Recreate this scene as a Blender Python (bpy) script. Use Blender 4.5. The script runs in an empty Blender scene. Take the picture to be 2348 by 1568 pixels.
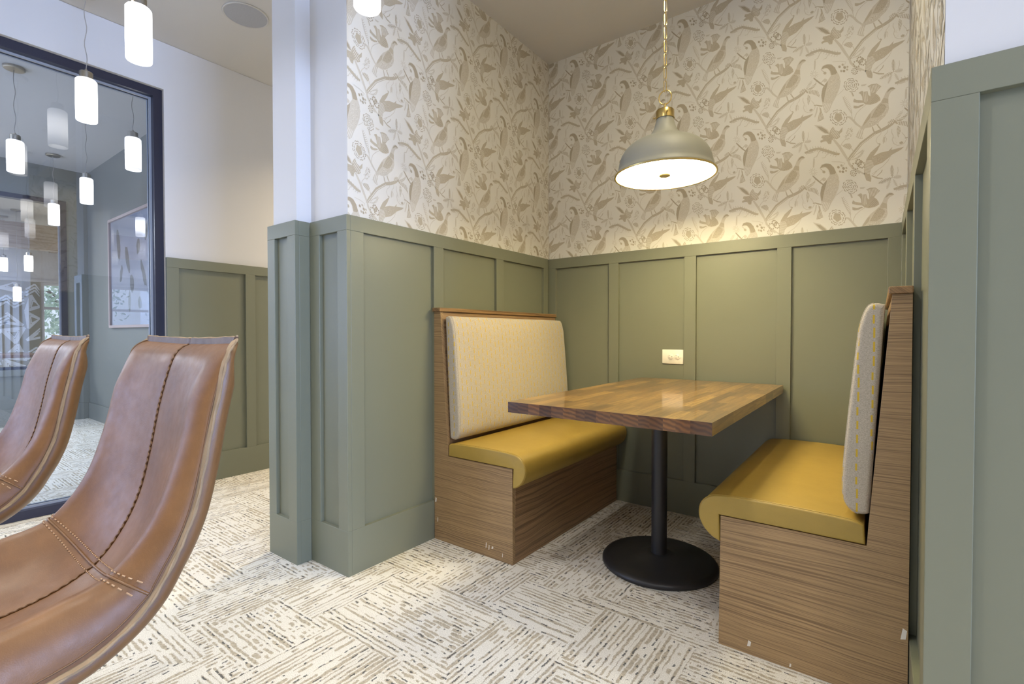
import bpy, bmesh, math, random, json
from mathutils import Vector, Matrix
from mathutils.geometry import tessellate_polygon
S = bpy.context.scene
COL = S.collection
PI = math.pi
random.seed(4)

# ------------------------------------------------------------------ camera, world, lights, exposure
cam_d = bpy.data.cameras.new('camera'); cam = bpy.data.objects.new('camera', cam_d); COL.objects.link(cam)
cam.location = (1.76895, -2.79287, 1.01816)
cam.rotation_euler = (PI/2 - 0.016913, 0.0, 0.640557)
cam_d.sensor_width = 36.0; cam_d.lens = 36.0*1131.686/2348.0
cam_d.clip_start = 0.02; cam_d.clip_end = 200
S.camera = cam
S.view_settings.view_transform = 'Standard'; S.view_settings.look = 'None'
S.view_settings.gamma = 1.0; S.view_settings.exposure = 0.12
S.view_settings.use_curve_mapping = False
S.cycles.max_bounces = 8; S.cycles.diffuse_bounces = 5; S.cycles.glossy_bounces = 4
S.cycles.transparent_max_bounces = 12; S.cycles.transmission_bounces = 4
S.cycles.caustics_reflective = False; S.cycles.caustics_refractive = False
S.cycles.sample_clamp_indirect = 4.0; S.cycles.use_denoising = True

W = bpy.data.worlds.new('sky'); S.world = W; W.use_nodes = True
_bg = W.node_tree.nodes['Background']; _bg.inputs[0].default_value = (0.78, 0.88, 1.0, 1); _bg.inputs[1].default_value = 1.25

def area(name, loc, rot, sx, sy, col, e):
    d = bpy.data.lights.new(name, 'AREA'); d.shape = 'RECTANGLE'; d.size = sx; d.size_y = sy; d.color = col; d.energy = e
    o = bpy.data.objects.new(name, d); COL.objects.link(o); o.location = loc; o.rotation_euler = rot; return o
# daylight through the shop windows on the street side (+X) and behind the camera
area('daylight_street', (8.6, -2.9, 1.6), (0, PI/2, 0), 2.4, 2.8, (0.40, 0.57, 1.0), 590)
area('daylight_rear', (1.5, -6.2, 1.7), (PI/2, 0, 0), 5.0, 2.0, (0.86, 0.93, 1.0), 5)
area('daylight_room_two', (-4.0, -6.0, 1.6), (PI/2, 0, 0), 3.4, 2.2, (0.42, 0.58, 1.0), 160)
area('fill_room_three', (-8.2, -4.5, 2.90), (0, 0, 0), 1.7, 1.2, (0.82, 0.90, 1.0), 330)  # fill panel added inside the far room, facing down from its closed ceiling

_s = bpy.data.lights.new('sun', 'SUN'); _s.energy = 5.0; _s.angle = .02; _s.color = (1.0, .97, .92)
_so = bpy.data.objects.new('sun', _s); COL.objects.link(_so); _so.rotation_euler = (math.radians(-48), 0, math.radians(-25))
# unseen downlights added over the aisle to brighten the floor (fixtures further down)
AISLE_FILL = [(2.6,-3.4),(.9,-2.5),(-.9,-2.9),(2.6,-4.2),(.9,-4.2),(-.9,-4.4),(3.8,-3.2)]
def disk(loc, size, col, e, spread=2.4):
    d = bpy.data.lights.new('unseen_disk_lamp', 'AREA'); d.shape = 'DISK'; d.size = size; d.color = col; d.energy = e; d.spread = spread
    o = bpy.data.objects.new('unseen_disk_lamp', d); COL.objects.link(o); o.location = loc; return o
for _x, _y in AISLE_FILL: disk((_x, _y, 2.878), .15, (1.0, .95, .87), 13)
disk((-1.2, .3, 2.878), .15, (1.0, .80, .50), 44)
disk((1.40, -1.02, 2.799), .13, (1.0, .88, .58), 10.5, 3.0)
disk((-3.4, -3.2, 2.915), .15, (.8, .9, 1.0), 30); disk((-4.8, -3.0, 2.915), .15, (.8, .9, 1.0), 30)
# ------------------------------------------------------------------ helpers
def prop(o, label=None, cat=None, group=None, kind=None):
    if label: o['label'] = label
    if cat: o['category'] = cat
    if group: o['group'] = group
    if kind: o['kind'] = kind
    return o
def mesh_obj(name, verts, faces, mat, parent=None, smooth=None, mats=None, fm=None):
    m = bpy.data.meshes.new(name); m.from_pydata([tuple(v) for v in verts], [], faces)
    for mm in (mats or ([mat] if mat else [])): m.materials.append(mm)
    if fm:
        for p, i in zip(m.polygons, fm): p.material_index = i
    if smooth is not None:
        for p in m.polygons: p.use_smooth = True
        m.set_sharp_from_angle(angle=math.radians(smooth))
    m.update()
    o = bpy.data.objects.new(name, m); COL.objects.link(o)
    if parent: o.parent = parent
    return o
def empty(name, loc=(0,0,0), rz=0):
    o = bpy.data.objects.new(name, None); COL.objects.link(o); o.location = loc; o.rotation_euler = (0,0,rz); o.empty_display_size = .05
    return o
class MB:
    def __init__(s): s.v = []; s.f = []
    def add(s, v, f):
        n = len(s.v); s.v += [tuple(p) for p in v]; s.f += [tuple(i+n for i in q) for q in f]; return s
    def box(s, x0, x1, y0, y1, z0, z1):
        return s.add([(x0,y0,z0),(x1,y0,z0),(x1,y1,z0),(x0,y1,z0),(x0,y0,z1),(x1,y0,z1),(x1,y1,z1),(x0,y1,z1)],
            [(0,3,2,1),(4,5,6,7),(0,1,5,4),(1,2,6,5),(2,3,7,6),(3,0,4,7)])
    def tube(s, pts, r, n=8, closed=False, cap=True):
        P = [Vector(p) for p in pts]; k = len(P); rr = r if isinstance(r, (list, tuple)) else [r]*k
        rings = []; up = None
        for i in range(k):
            a = P[(i-1) % k] if (closed or i > 0) else P[i]; b = P[(i+1) % k] if (closed or i < k-1) else P[i]
            t = (b-a); t = t.normalized() if t.length > 1e-9 else Vector((0,0,1))
            if up is None:
                up = Vector((0,0,1)) if abs(t.z) < .9 else Vector((1,0,0))
            u = (up - t*up.dot(t)); u = u.normalized() if u.length > 1e-6 else t.orthogonal().normalized()
            up = u; w = t.cross(u)
            rings.append([P[i] + (u*math.cos(2*PI*j/n) + w*math.sin(2*PI*j/n))*rr[i] for j in range(n)])
        V = [p for q in rings for p in q]; F = []
        for i in range(k if closed else k-1):
            for j in range(n):
                a, b = i*n+j, i*n+(j+1) % n; c, d = ((i+1) % k)*n+(j+1) % n, ((i+1) % k)*n+j
                F.append((a, b, c, d))
        if cap and not closed:
            F.append(tuple(range(n-1, -1, -1))); F.append(tuple((k-1)*n+j for j in range(n)))
        return s.add(V, F)
    def lathe(s, prof, cx=0, cy=0, cz=0, n=32, close=False):
        V = []; F = []; k = len(prof)
        for r, z in prof:
            for j in range(n):
                a = 2*PI*j/n; V.append((cx+r*math.cos(a), cy+r*math.sin(a), cz+z))
        for i in range(k if close else k-1):
            for j in range(n):
                a, b = i*n+j, i*n+(j+1) % n; i2 = (i+1) % k
                F.append((a, b, i2*n+(j+1) % n, i2*n+j))
        if not close:
            if prof[0][0] > 1e-6: F.append(tuple(range(n-1, -1, -1)))
            if prof[-1][0] > 1e-6: F.append(tuple((k-1)*n+j for j in range(n)))
        return s.add(V, F)
    def prism(s, prof, a0, a1, plane='xz'):
        # prof: closed polygon; extruded along the remaining axis
        k = len(prof); V = []
        for a in (a0, a1):
            for p, q in prof:
                V.append((p, a, q) if plane == 'xz' else ((a, p, q) if plane == 'yz' else (p, q, a)))
        F = [tuple(range(k)), tuple(range(2*k-1, k-1, -1))] + [(i, k+i, k+(i+1) % k, (i+1) % k) for i in range(k)]
        return s.add(V, F)
    def build(s, name, mat, parent=None, smooth=None, bevel=0, seg=2):
        bm = bmesh.new(); bv = [bm.verts.new(v) for v in s.v]
        for f in s.f:
            try: bm.faces.new([bv[i] for i in f])
            except ValueError: pass
        bmesh.ops.remove_doubles(bm, verts=bm.verts, dist=1e-6)
        bmesh.ops.recalc_face_normals(bm, faces=bm.faces)
        if bevel:
            es = [e for e in bm.edges if len(e.link_faces) == 2 and e.calc_face_angle(0) > .6]
            bmesh.ops.bevel(bm, geom=es, offset=bevel, segments=seg, affect='EDGES', profile=.5)
        m = bpy.data.meshes.new(name); bm.to_mesh(m); bm.free()
        if mat: m.materials.append(mat)
        if smooth is not None:
            for p in m.polygons: p.use_smooth = True
            m.set_sharp_from_angle(angle=math.radians(smooth))
        o = bpy.data.objects.new(name, m); COL.objects.link(o)
        if parent: o.parent = parent
        return o
def box(name, mat, x0, x1, y0, y1, z0, z1, parent=None, bevel=0):
    return MB().box(x0, x1, y0, y1, z0, z1).build(name, mat, parent, bevel=bevel)
def crom(pts, n):
    P = [Vector(p) for p in pts]; out = []
    for i in range(len(P)-1):
        p0 = P[max(i-1, 0)]; p1 = P[i]; p2 = P[i+1]; p3 = P[min(i+2, len(P)-1)]
        for k in range(n):
            t = k/n
            out.append(.5*((2*p1)+(-p0+p2)*t+(2*p0-5*p1+4*p2-p3)*t*t+(-p0+3*p1-3*p2+p3)*t**3))
    out.append(P[-1]); return out
def copy_tree(o, parent=None):
    c = o.copy(); COL.objects.link(c)
    if parent: c.parent = parent
    for ch in list(o.children): copy_tree(ch, c)
    return c

# ------------------------------------------------------------------ materials
def mat(name):
    m = bpy.data.materials.new(name); m.use_nodes = True
    return m, m.node_tree.nodes, m.node_tree.links, m.node_tree.nodes['Principled BSDF']
def ND(N, t, **k):
    n = N.new(t)
    for a, b in k.items(): setattr(n, a, b)
    return n
def coords(N, L, scale=(1,1,1), src='Object', rot=(0,0,0)):
    tc = ND(N, 'ShaderNodeTexCoord'); mp = ND(N, 'ShaderNodeMapping')
    mp.inputs['Scale'].default_value = scale; mp.inputs['Rotation'].default_value = rot
    L.new(tc.outputs[src], mp.inputs['Vector']); return mp.outputs[0]
def noise(N, L, vec, sc, det=3, rough=.5, dist=0):
    n = ND(N, 'ShaderNodeTexNoise'); n.inputs['Scale'].default_value = sc; n.inputs['Detail'].default_value = det
    n.inputs['Roughness'].default_value = rough; n.inputs['Distortion'].default_value = dist
    L.new(vec, n.inputs['Vector']); return n.outputs['Fac']
def ramp(N, L, fac, stops):
    r = ND(N, 'ShaderNodeValToRGB'); e = r.color_ramp.elements
    while len(e) < len(stops): e.new(.5)
    for x, (p, c) in zip(e, stops):
        x.position = p; x.color = (c, c, c, 1) if isinstance(c, (int, float)) else (*c, 1)
    L.new(fac, r.inputs[0]); return r.outputs[0]
def mth(N, L, op, a, b=None, c=None):
    n = ND(N, 'ShaderNodeMath', operation=op)
    for i, v in enumerate((a, b, c)):
        if v is None: continue
        if isinstance(v, (int, float)): n.inputs[i].default_value = v
        else: L.new(v, n.inputs[i])
    return n.outputs[0]
def mixc(N, L, fac, a, b, mode='MIX'):
    n = ND(N, 'ShaderNodeMix', data_type='RGBA', blend_type=mode)
    if isinstance(fac, (int, float)): n.inputs[0].default_value = fac
    else: L.new(fac, n.inputs[0])
    for i, v in ((6, a), (7, b)):
        if isinstance(v, tuple): n.inputs[i].default_value = (*v, 1)
        else: L.new(v, n.inputs[i])
    return n.outputs[2]
def bump(N, L, B, h, strength=.3, dist=.01):
    b = ND(N, 'ShaderNodeBump'); b.inputs['Strength'].default_value = strength; b.inputs['Distance'].default_value = dist
    L.new(h, b.inputs['Height']); L.new(b.outputs[0], B.inputs['Normal'])
def plain(name, col, rough=.5, metal=0, var=.06, vs=6, bmp=0, bs=200, spec=.5, bd=.001):
    m, N, L, B = mat(name); v = coords(N, L)
    f = noise(N, L, v, vs, 4)
    c = mixc(N, L, f, tuple(x*(1-var) for x in col), tuple(min(1, x*(1+var)) for x in col))
    L.new(c, B.inputs['Base Color']); B.inputs['Roughness'].default_value = rough; B.inputs['Metallic'].default_value = metal
    B.inputs['Specular IOR Level'].default_value = spec
    if bmp: bump(N, L, B, noise(N, L, v, bs, 2), bmp, bd)
    return m
M = {}
M['sage'] = plain('sage_paint', (0.178, 0.184, 0.130), .38, var=.03, vs=3, bmp=.12, bs=120, bd=.0006)
M['sage_gray'] = plain('sage_gray_paint', (0.185, 0.188, 0.165), .45, var=.03, vs=3, bmp=.1, bs=120, bd=.0006)
M['white'] = plain('white_wall_paint', (0.66, 0.65, 0.645), .55, var=.015, vs=2, bmp=.15, bs=160, bd=.0005)
M['ceil'] = plain('ceiling_paint', (0.56, 0.545, 0.52), .8, var=.015, vs=2, bmp=.15, bs=130, bd=.0006)
M['paper'] = plain('cream_wallpaper', (0.74, 0.71, 0.635), .62, var=.02, vs=4, bmp=.1, bs=300, bd=.0003)
M['ink0'] = plain('pale_taupe_ink', (0.595, 0.545, 0.45), .6, var=.12, vs=260)
M['ink1'] = plain('taupe_ink', (0.49, 0.43, 0.325), .6, var=.16, vs=260)
M['ink2'] = plain('dark_taupe_ink', (0.405, 0.345, 0.25), .6, var=.18, vs=260)
M['frame'] = plain('black_frame', (0.018, 0.018, 0.035), .35, var=.1)
M['bead'] = plain('grey_bead', (0.30, 0.32, 0.36), .4, var=.05)
M['blackmetal'] = plain('black_powder_coat', (0.022, 0.021, 0.022), .42, var=.15, vs=30, bmp=.25, bs=500, bd=.0004)
M['brass'] = plain('satin_brass', (0.58, 0.43, 0.16), .28, metal=1, var=.08, vs=30)
M['nickel'] = plain('brushed_nickel', (0.42, 0.38, 0.31), .33, metal=1, var=.1, vs=80)
M['shadepaint'] = plain('stone_enamel', (0.26, 0.252, 0.21), .55, var=.02)
M['plastic'] = plain('white_plastic', (0.80, 0.77, 0.68), .3, var=.01)
M['slot'] = plain('dark_slot', (0.05, 0.045, 0.04), .6)
M['cordgrey'] = plain('grey_cord', (0.38, 0.35, 0.31), .6)
M['pinkframe'] = plain('rose_metal_frame', (0.42, 0.33, 0.30), .4, var=.05)
M['caulk'] = plain('white_caulk', (0.7, 0.66, 0.58), .6)

def emissive(name, col, st, edge=None):
    m, N, L, B = mat(name)
    B.inputs['Base Color'].default_value = (*[min(1, c*.85) for c in col], 1); B.inputs['Roughness'].default_value = .25
    B.inputs['Emission Color'].default_value = (*col, 1)
    if edge:
        tc = ND(N, 'ShaderNodeTexCoord'); sx = ND(N, 'ShaderNodeSeparateXYZ'); L.new(tc.outputs['Generated'], sx.inputs[0])
        d = mth(N, L, 'ABSOLUTE', mth(N, L, 'SUBTRACT', sx.outputs[2], .52))
        r = ramp(N, L, d, [(0, 1.0), (.18, .85), (.36, .42), (.5, edge)])
        L.new(mth(N, L, 'MULTIPLY', r, st), B.inputs['Emission Strength'])
    else: B.inputs['Emission Strength'].default_value = st
    return m
M['diffuser'] = emissive('lit_diffuser', (1.0, 0.84, 0.46), 52.0)
M['lampglass'] = emissive('lit_opal_glass', (1.0, 0.985, 0.97), 3.6, .20)
M['lampglass2'] = emissive('lit_opal_glass_warm', (1.0, 0.97, 0.9), 3.0, .25)

# clear glass: see-through with mirror reflections by the Fresnel law of a two-sided pane
def glass(name, boost=1.7, tint=(.96, .975, 1.0)):
    m, N, L, B = mat(name); N.remove(B); out = N['Material Output']
    fr = ND(N, 'ShaderNodeFresnel'); fr.inputs[0].default_value = 1.5
    g = ND(N, 'ShaderNodeBsdfGlossy'); g.inputs['Roughness'].default_value = 0.0
    t = ND(N, 'ShaderNodeBsdfTransparent'); t.inputs[0].default_value = (*tint, 1)
    mx = ND(N, 'ShaderNodeMixShader'); L.new(mth(N, L, 'MINIMUM', mth(N, L, 'MULTIPLY', fr.outputs[0], boost), 1.0), mx.inputs[0])
    L.new(t.outputs[0], mx.inputs[1]); L.new(g.outputs[0], mx.inputs[2]); L.new(mx.outputs[0], out.inputs[0]); return m
M['glass'] = glass('window_glass', 3.0); M['picglass'] = glass('picture_glass', 1.9)

def oak(name, axis, light, dark, seed=0.0, fine=1.0):
    # axis: direction the grain runs (0 x, 1 y, 2 z); across = vertical z unless the grain is z
    m, N, L, B = mat(name)
    tc = ND(N, 'ShaderNodeTexCoord'); sx = ND(N, 'ShaderNodeSeparateXYZ'); L.new(tc.outputs['Object'], sx.inputs[0])
    al = sx.outputs[axis]
    oth = [i for i in (0, 1, 2) if i != axis]
    ac = mth(N, L, 'ADD', mth(N, L, 'MULTIPLY', sx.outputs[oth[0]], .9), sx.outputs[oth[1]])
    big = ND(N, 'ShaderNodeCombineXYZ'); L.new(mth(N, L, 'MULTIPLY', al, 1.1), big.inputs[0]); L.new(mth(N, L, 'MULTIPLY', ac, 2.6), big.inputs[1]); big.inputs[2].default_value = seed
    nb = noise(N, L, big.outputs[0], 1.6, 3, .5, .3)
    a2 = mth(N, L, 'ADD', ac, mth(N, L, 'MULTIPLY', nb, .05))
    v1 = ND(N, 'ShaderNodeCombineXYZ'); L.new(mth(N, L, 'MULTIPLY', al, .8), v1.inputs[0]); L.new(mth(N, L, 'MULTIPLY', a2, 62*fine), v1.inputs[1]); v1.inputs[2].default_value = seed+3
    n1 = noise(N, L, v1.outputs[0], 1.6, 2, .5)
    v2 = ND(N, 'ShaderNodeCombineXYZ'); L.new(mth(N, L, 'MULTIPLY', al, 9), v2.inputs[0]); L.new(mth(N, L, 'MULTIPLY', a2, 330*fine), v2.inputs[1]); v2.inputs[2].default_value = seed+5
    n2 = noise(N, L, v2.outputs[0], 1.0, 2, .6)
    v3 = coords(N, L); n3 = noise(N, L, v3, 2.2, 3)
    l1 = ramp(N, L, n1, [(.36, 0.0), (.47, .75), (.62, 1.0)])
    l2 = ramp(N, L, n2, [(.35, .35), (.55, 1.0)])
    f = mth(N, L, 'MULTIPLY', l1, l2)
    c = mixc(N, L, f, dark, light)
    c = mixc(N, L, mth(N, L, 'MULTIPLY', n3, .55), c, tuple(x*.62 for x in light))
    L.new(c, B.inputs['Base Color']); B.inputs['Roughness'].default_value = .42
    bump(N, L, B, f, .25, .0006)
    return m
OL, OD = (0.43, 0.28, 0.135), (0.16, 0.092, 0.042)
M['oakx'] = oak('stained_oak_end', 0, OL, OD, 1.3, 2.3)
M['oaky'] = oak('stained_oak_long', 1, (0.38, 0.235, 0.12), (0.12, 0.067, 0.034), 6.1, 1.5)
M['oakcap'] = oak('oak_cap', 1, (0.34, 0.20, 0.085), (0.12, 0.065, 0.03), 2.2, 1.2)
M['oakbeam'] = oak('pale_oak_beam', 1, (0.42, 0.33, 0.25), (0.27, 0.19, 0.13), 8.2, .35)
M['oakbeamx'] = oak('pale_oak_cross_beam', 0, (0.44, 0.36, 0.29), (0.30, 0.23, 0.17), 8.2, .35)

def stave_mat():
    m, N, L, B = mat('butcher_block_stave')
    tc = ND(N, 'ShaderNodeTexCoord'); oi = ND(N, 'ShaderNodeObjectInfo')
    off = ND(N, 'ShaderNodeVectorMath', operation='ADD'); L.new(tc.outputs['Object'], off.inputs[0])
    sc = ND(N, 'ShaderNodeVectorMath', operation='SCALE'); sc.inputs['Scale'].default_value = 1.0
    cb = ND(N, 'ShaderNodeCombineXYZ')
    for i, k in enumerate((7.0, 13.0, 29.0)): L.new(mth(N, L, 'MULTIPLY', oi.outputs['Random'], k), cb.inputs[i])
    L.new(cb.outputs[0], off.inputs[1])
    mp = ND(N, 'ShaderNodeMapping'); mp.inputs['Scale'].default_value = (75, 3.5, 75); L.new(off.outputs[0], mp.inputs['Vector'])
    n1 = noise(N, L, mp.outputs[0], 1.2, 3, .55, .6)
    mp2 = ND(N, 'ShaderNodeMapping'); mp2.inputs['Scale'].default_value = (420, 14, 420); L.new(off.outputs[0], mp2.inputs['Vector'])
    n2 = noise(N, L, mp2.outputs[0], 1.0, 2)
    base = ramp(N, L, oi.outputs['Random'], [(0.0, (0.46, 0.26, 0.068)), (.25, (0.27, 0.145, 0.04)), (.45, (0.17, 0.085, 0.024)), (.7, (0.40, 0.22, 0.06)), (1.0, (0.13, 0.065, 0.02))])
    c = mixc(N, L, ramp(N, L, n1, [(.38, .0), (.58, 1.0)]), mixc(N, L, 1.0, base, (0.62, 0.58, 0.55), 'MULTIPLY'), base)
    c = mixc(N, L, ramp(N, L, n2, [(.3, .55), (.5, 0.0)]), c, (0.11, 0.06, 0.025))
    # end grain (faces whose normal runs along the staves) is darker and redder timber with growth rings
    ge = ND(N, 'ShaderNodeNewGeometry'); sp = ND(N, 'ShaderNodeSeparateXYZ'); L.new(ge.outputs['Normal'], sp.inputs[0])
    isend = mth(N, L, 'GREATER_THAN', mth(N, L, 'ABSOLUTE', sp.outputs[1]), .7)
    wv = ND(N, 'ShaderNodeTexWave', wave_type='RINGS', rings_direction='Y'); wv.inputs['Scale'].default_value = 22; wv.inputs['Distortion'].default_value = 4.5; wv.inputs['Detail'].default_value = 2
    L.new(off.outputs[0], wv.inputs['Vector'])
    ec = mixc(N, L, wv.outputs['Fac'], mixc(N, L, 1.0, base, (0.22, 0.15, 0.16), 'MULTIPLY'), mixc(N, L, 1.0, base, (0.46, 0.34, 0.30), 'MULTIPLY'))
    c = mixc(N, L, isend, c, ec)
    L.new(c, B.inputs['Base Color']); B.inputs['Roughness'].default_value = .32
    B.inputs['Coat Weight'].default_value = .8; B.inputs['Coat Roughness'].default_value = .08
    return m
M['stave'] = stave_mat()

def vinyl():
    m, N, L, B = mat('mustard_vinyl'); v = coords(N, L)
    n = noise(N, L, v, 9, 4, .6); n2 = noise(N, L, coords(N, L, (30, 90, 60)), 1.5, 3)
    c = mixc(N, L, n, (0.335, 0.22, 0.04), (0.425, 0.287, 0.06)); c = mixc(N, L, mth(N, L, 'MULTIPLY', n2, .35), c, (0.30, 0.20, 0.045))
    L.new(c, B.inputs['Base Color']); B.inputs['Roughness'].default_value = .40
    vo = ND(N, 'ShaderNodeTexVoronoi'); vo.inputs['Scale'].default_value = 420; L.new(v, vo.inputs['Vector'])
    bump(N, L, B, mth(N, L, 'ADD', vo.outputs[0], mth(N, L, 'MULTIPLY', n, 8.0)), .12, .0012); return m
M['vinyl'] = vinyl()

def fabric():
    m, N, L, B = mat('woven_beige_fabric')
    tc = ND(N, 'ShaderNodeTexCoord'); sx = ND(N, 'ShaderNodeSeparateXYZ'); L.new(tc.outputs['Object'], sx.inputs[0])
    ge = ND(N, 'ShaderNodeNewGeometry'); sn = ND(N, 'ShaderNodeSeparateXYZ'); L.new(ge.outputs['True Normal'], sn.inputs[0])
    side = mth(N, L, 'GREATER_THAN', mth(N, L, 'ABSOLUTE', sn.outputs[1]), .62)
    um = ND(N, 'ShaderNodeMix', data_type='FLOAT'); L.new(side, um.inputs[0]); L.new(sx.outputs[1], um.inputs[2]); L.new(sx.outputs[0], um.inputs[3])
    u = um.outputs[0]; z = sx.outputs[2]
    # wobble of each dash row
    nz = noise(N, L, coords(N, L, (1, 1, 1)), 11, 2)
    uu = mth(N, L, 'DIVIDE', u, .0345); col = mth(N, L, 'FLOOR', uu); fu = mth(N, L, 'FRACT', uu)
    wn = ND(N, 'ShaderNodeTexWhiteNoise', noise_dimensions='1D'); L.new(col, wn.inputs['W'])
    zz = mth(N, L, 'ADD', mth(N, L, 'DIVIDE', z, .0395), mth(N, L, 'ADD', mth(N, L, 'MULTIPLY', wn.outputs[0], .35), mth(N, L, 'MULTIPLY', mth(N, L, 'MODULO', mth(N, L, 'ABSOLUTE', col), 2.0), .5)))
    row = mth(N, L, 'FLOOR', zz); fz = mth(N, L, 'FRACT', zz)
    wn2 = ND(N, 'ShaderNodeTexWhiteNoise', noise_dimensions='2D'); cb = ND(N, 'ShaderNodeCombineXYZ'); L.new(col, cb.inputs[0]); L.new(row, cb.inputs[1]); L.new(cb.outputs[0], wn2.inputs['Vector'])
    ln = mth(N, L, 'ADD', mth(N, L, 'MULTIPLY', wn2.outputs[0], .25), .48)
    a = mth(N, L, 'LESS_THAN', fz, ln)
    d = mth(N, L, 'ABSOLUTE', mth(N, L, 'SUBTRACT', fu, mth(N, L, 'ADD', mth(N, L, 'MULTIPLY', wn2.outputs[0], .12), .44)))
    b = mth(N, L, 'LESS_THAN', d, .068)
    dash = mth(N, L, 'MULTIPLY', a, b)
    wv = noise(N, L, coords(N, L, (260, 260, 900)), 1.0, 1); wv2 = noise(N, L, coords(N, L, (900, 900, 240)), 1.0, 1)
    base = mixc(N, L, ramp(N, L, wv, [(.35, 0.0), (.65, 1.0)]), (0.33, 0.285, 0.22), (0.53, 0.47, 0.37))
    base = mixc(N, L, mth(N, L, 'MULTIPLY', ramp(N, L, wv2, [(.4, 0.0), (.6, 1.0)]), .45), base, (0.50, 0.44, 0.36))
    c = mixc(N, L, dash, base, (0.60, 0.40, 0.03))
    L.new(c, B.inputs['Base Color']); B.inputs['Roughness'].default_value = .85; B.inputs['Sheen Weight'].default_value = .2
    bump(N, L, B, mth(N, L, 'ADD', wv, mth(N, L, 'ADD', wv2, mth(N, L, 'MULTIPLY', dash, 1.5))), .35, .0008); return m
M['fabric'] = fabric()

def leather(name, a, b_, rough=.36):
    m, N, L, B = mat(name); v = coords(N, L)
    n = noise(N, L, v, 7, 5, .6); n2 = noise(N, L, v, 60, 3)
    c = mixc(N, L, ramp(N, L, n, [(.3, 0.0), (.7, 1.0)]), a, b_)
    c = mixc(N, L, mth(N, L, 'MULTIPLY', n2, .25), c, tuple(x*.7 for x in a))
    sc = noise(N, L, coords(N, L, (8, 60, 20)), 3, 4, .7, 1.5)
    c = mixc(N, L, ramp(N, L, sc, [(.55, 0.0), (.85, .25)]), c, tuple(x*1.3 for x in b_))
    L.new(c, B.inputs['Base Color']); L.new(ramp(N, L, n2, [(.2, rough-.06), (.8, rough+.08)]), B.inputs['Roughness'])
    B.inputs['Specular IOR Level'].default_value = .38; B.inputs['Coat Weight'].default_value = .06; B.inputs['Coat Roughness'].default_value = .3
    vo = ND(N, 'ShaderNodeTexVoronoi'); vo.inputs['Scale'].default_value = 700; L.new(v, vo.inputs['Vector'])
    bump(N, L, B, mth(N, L, 'ADD', vo.outputs[0], mth(N, L, 'MULTIPLY', n, 5)), .10, .0010); return m
M['leather'] = leather('tan_leather', (0.125, 0.052, 0.015), (0.235, 0.11, 0.038), .43)
M['leather_back'] = leather('tan_leather_outer', (0.15, 0.072, 0.028), (0.22, 0.115, 0.05), .38)
M['binding'] = leather('grey_tan_binding', (0.10, 0.065, 0.05), (0.17, 0.115, 0.085), .5)
M['rawedge'] = plain('raw_suede_edge', (0.29, 0.205, 0.12), .8, var=.25, vs=60, bmp=.4, bs=300)
M['thread'] = plain('tan_thread', (0.42, 0.26, 0.14), .6, var=.1, vs=60)
M['braid_gap_shade'] = plain('brown_braid_and_gap_shade', (0.15, 0.075, 0.03), .6, var=.2, vs=60)

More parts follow.
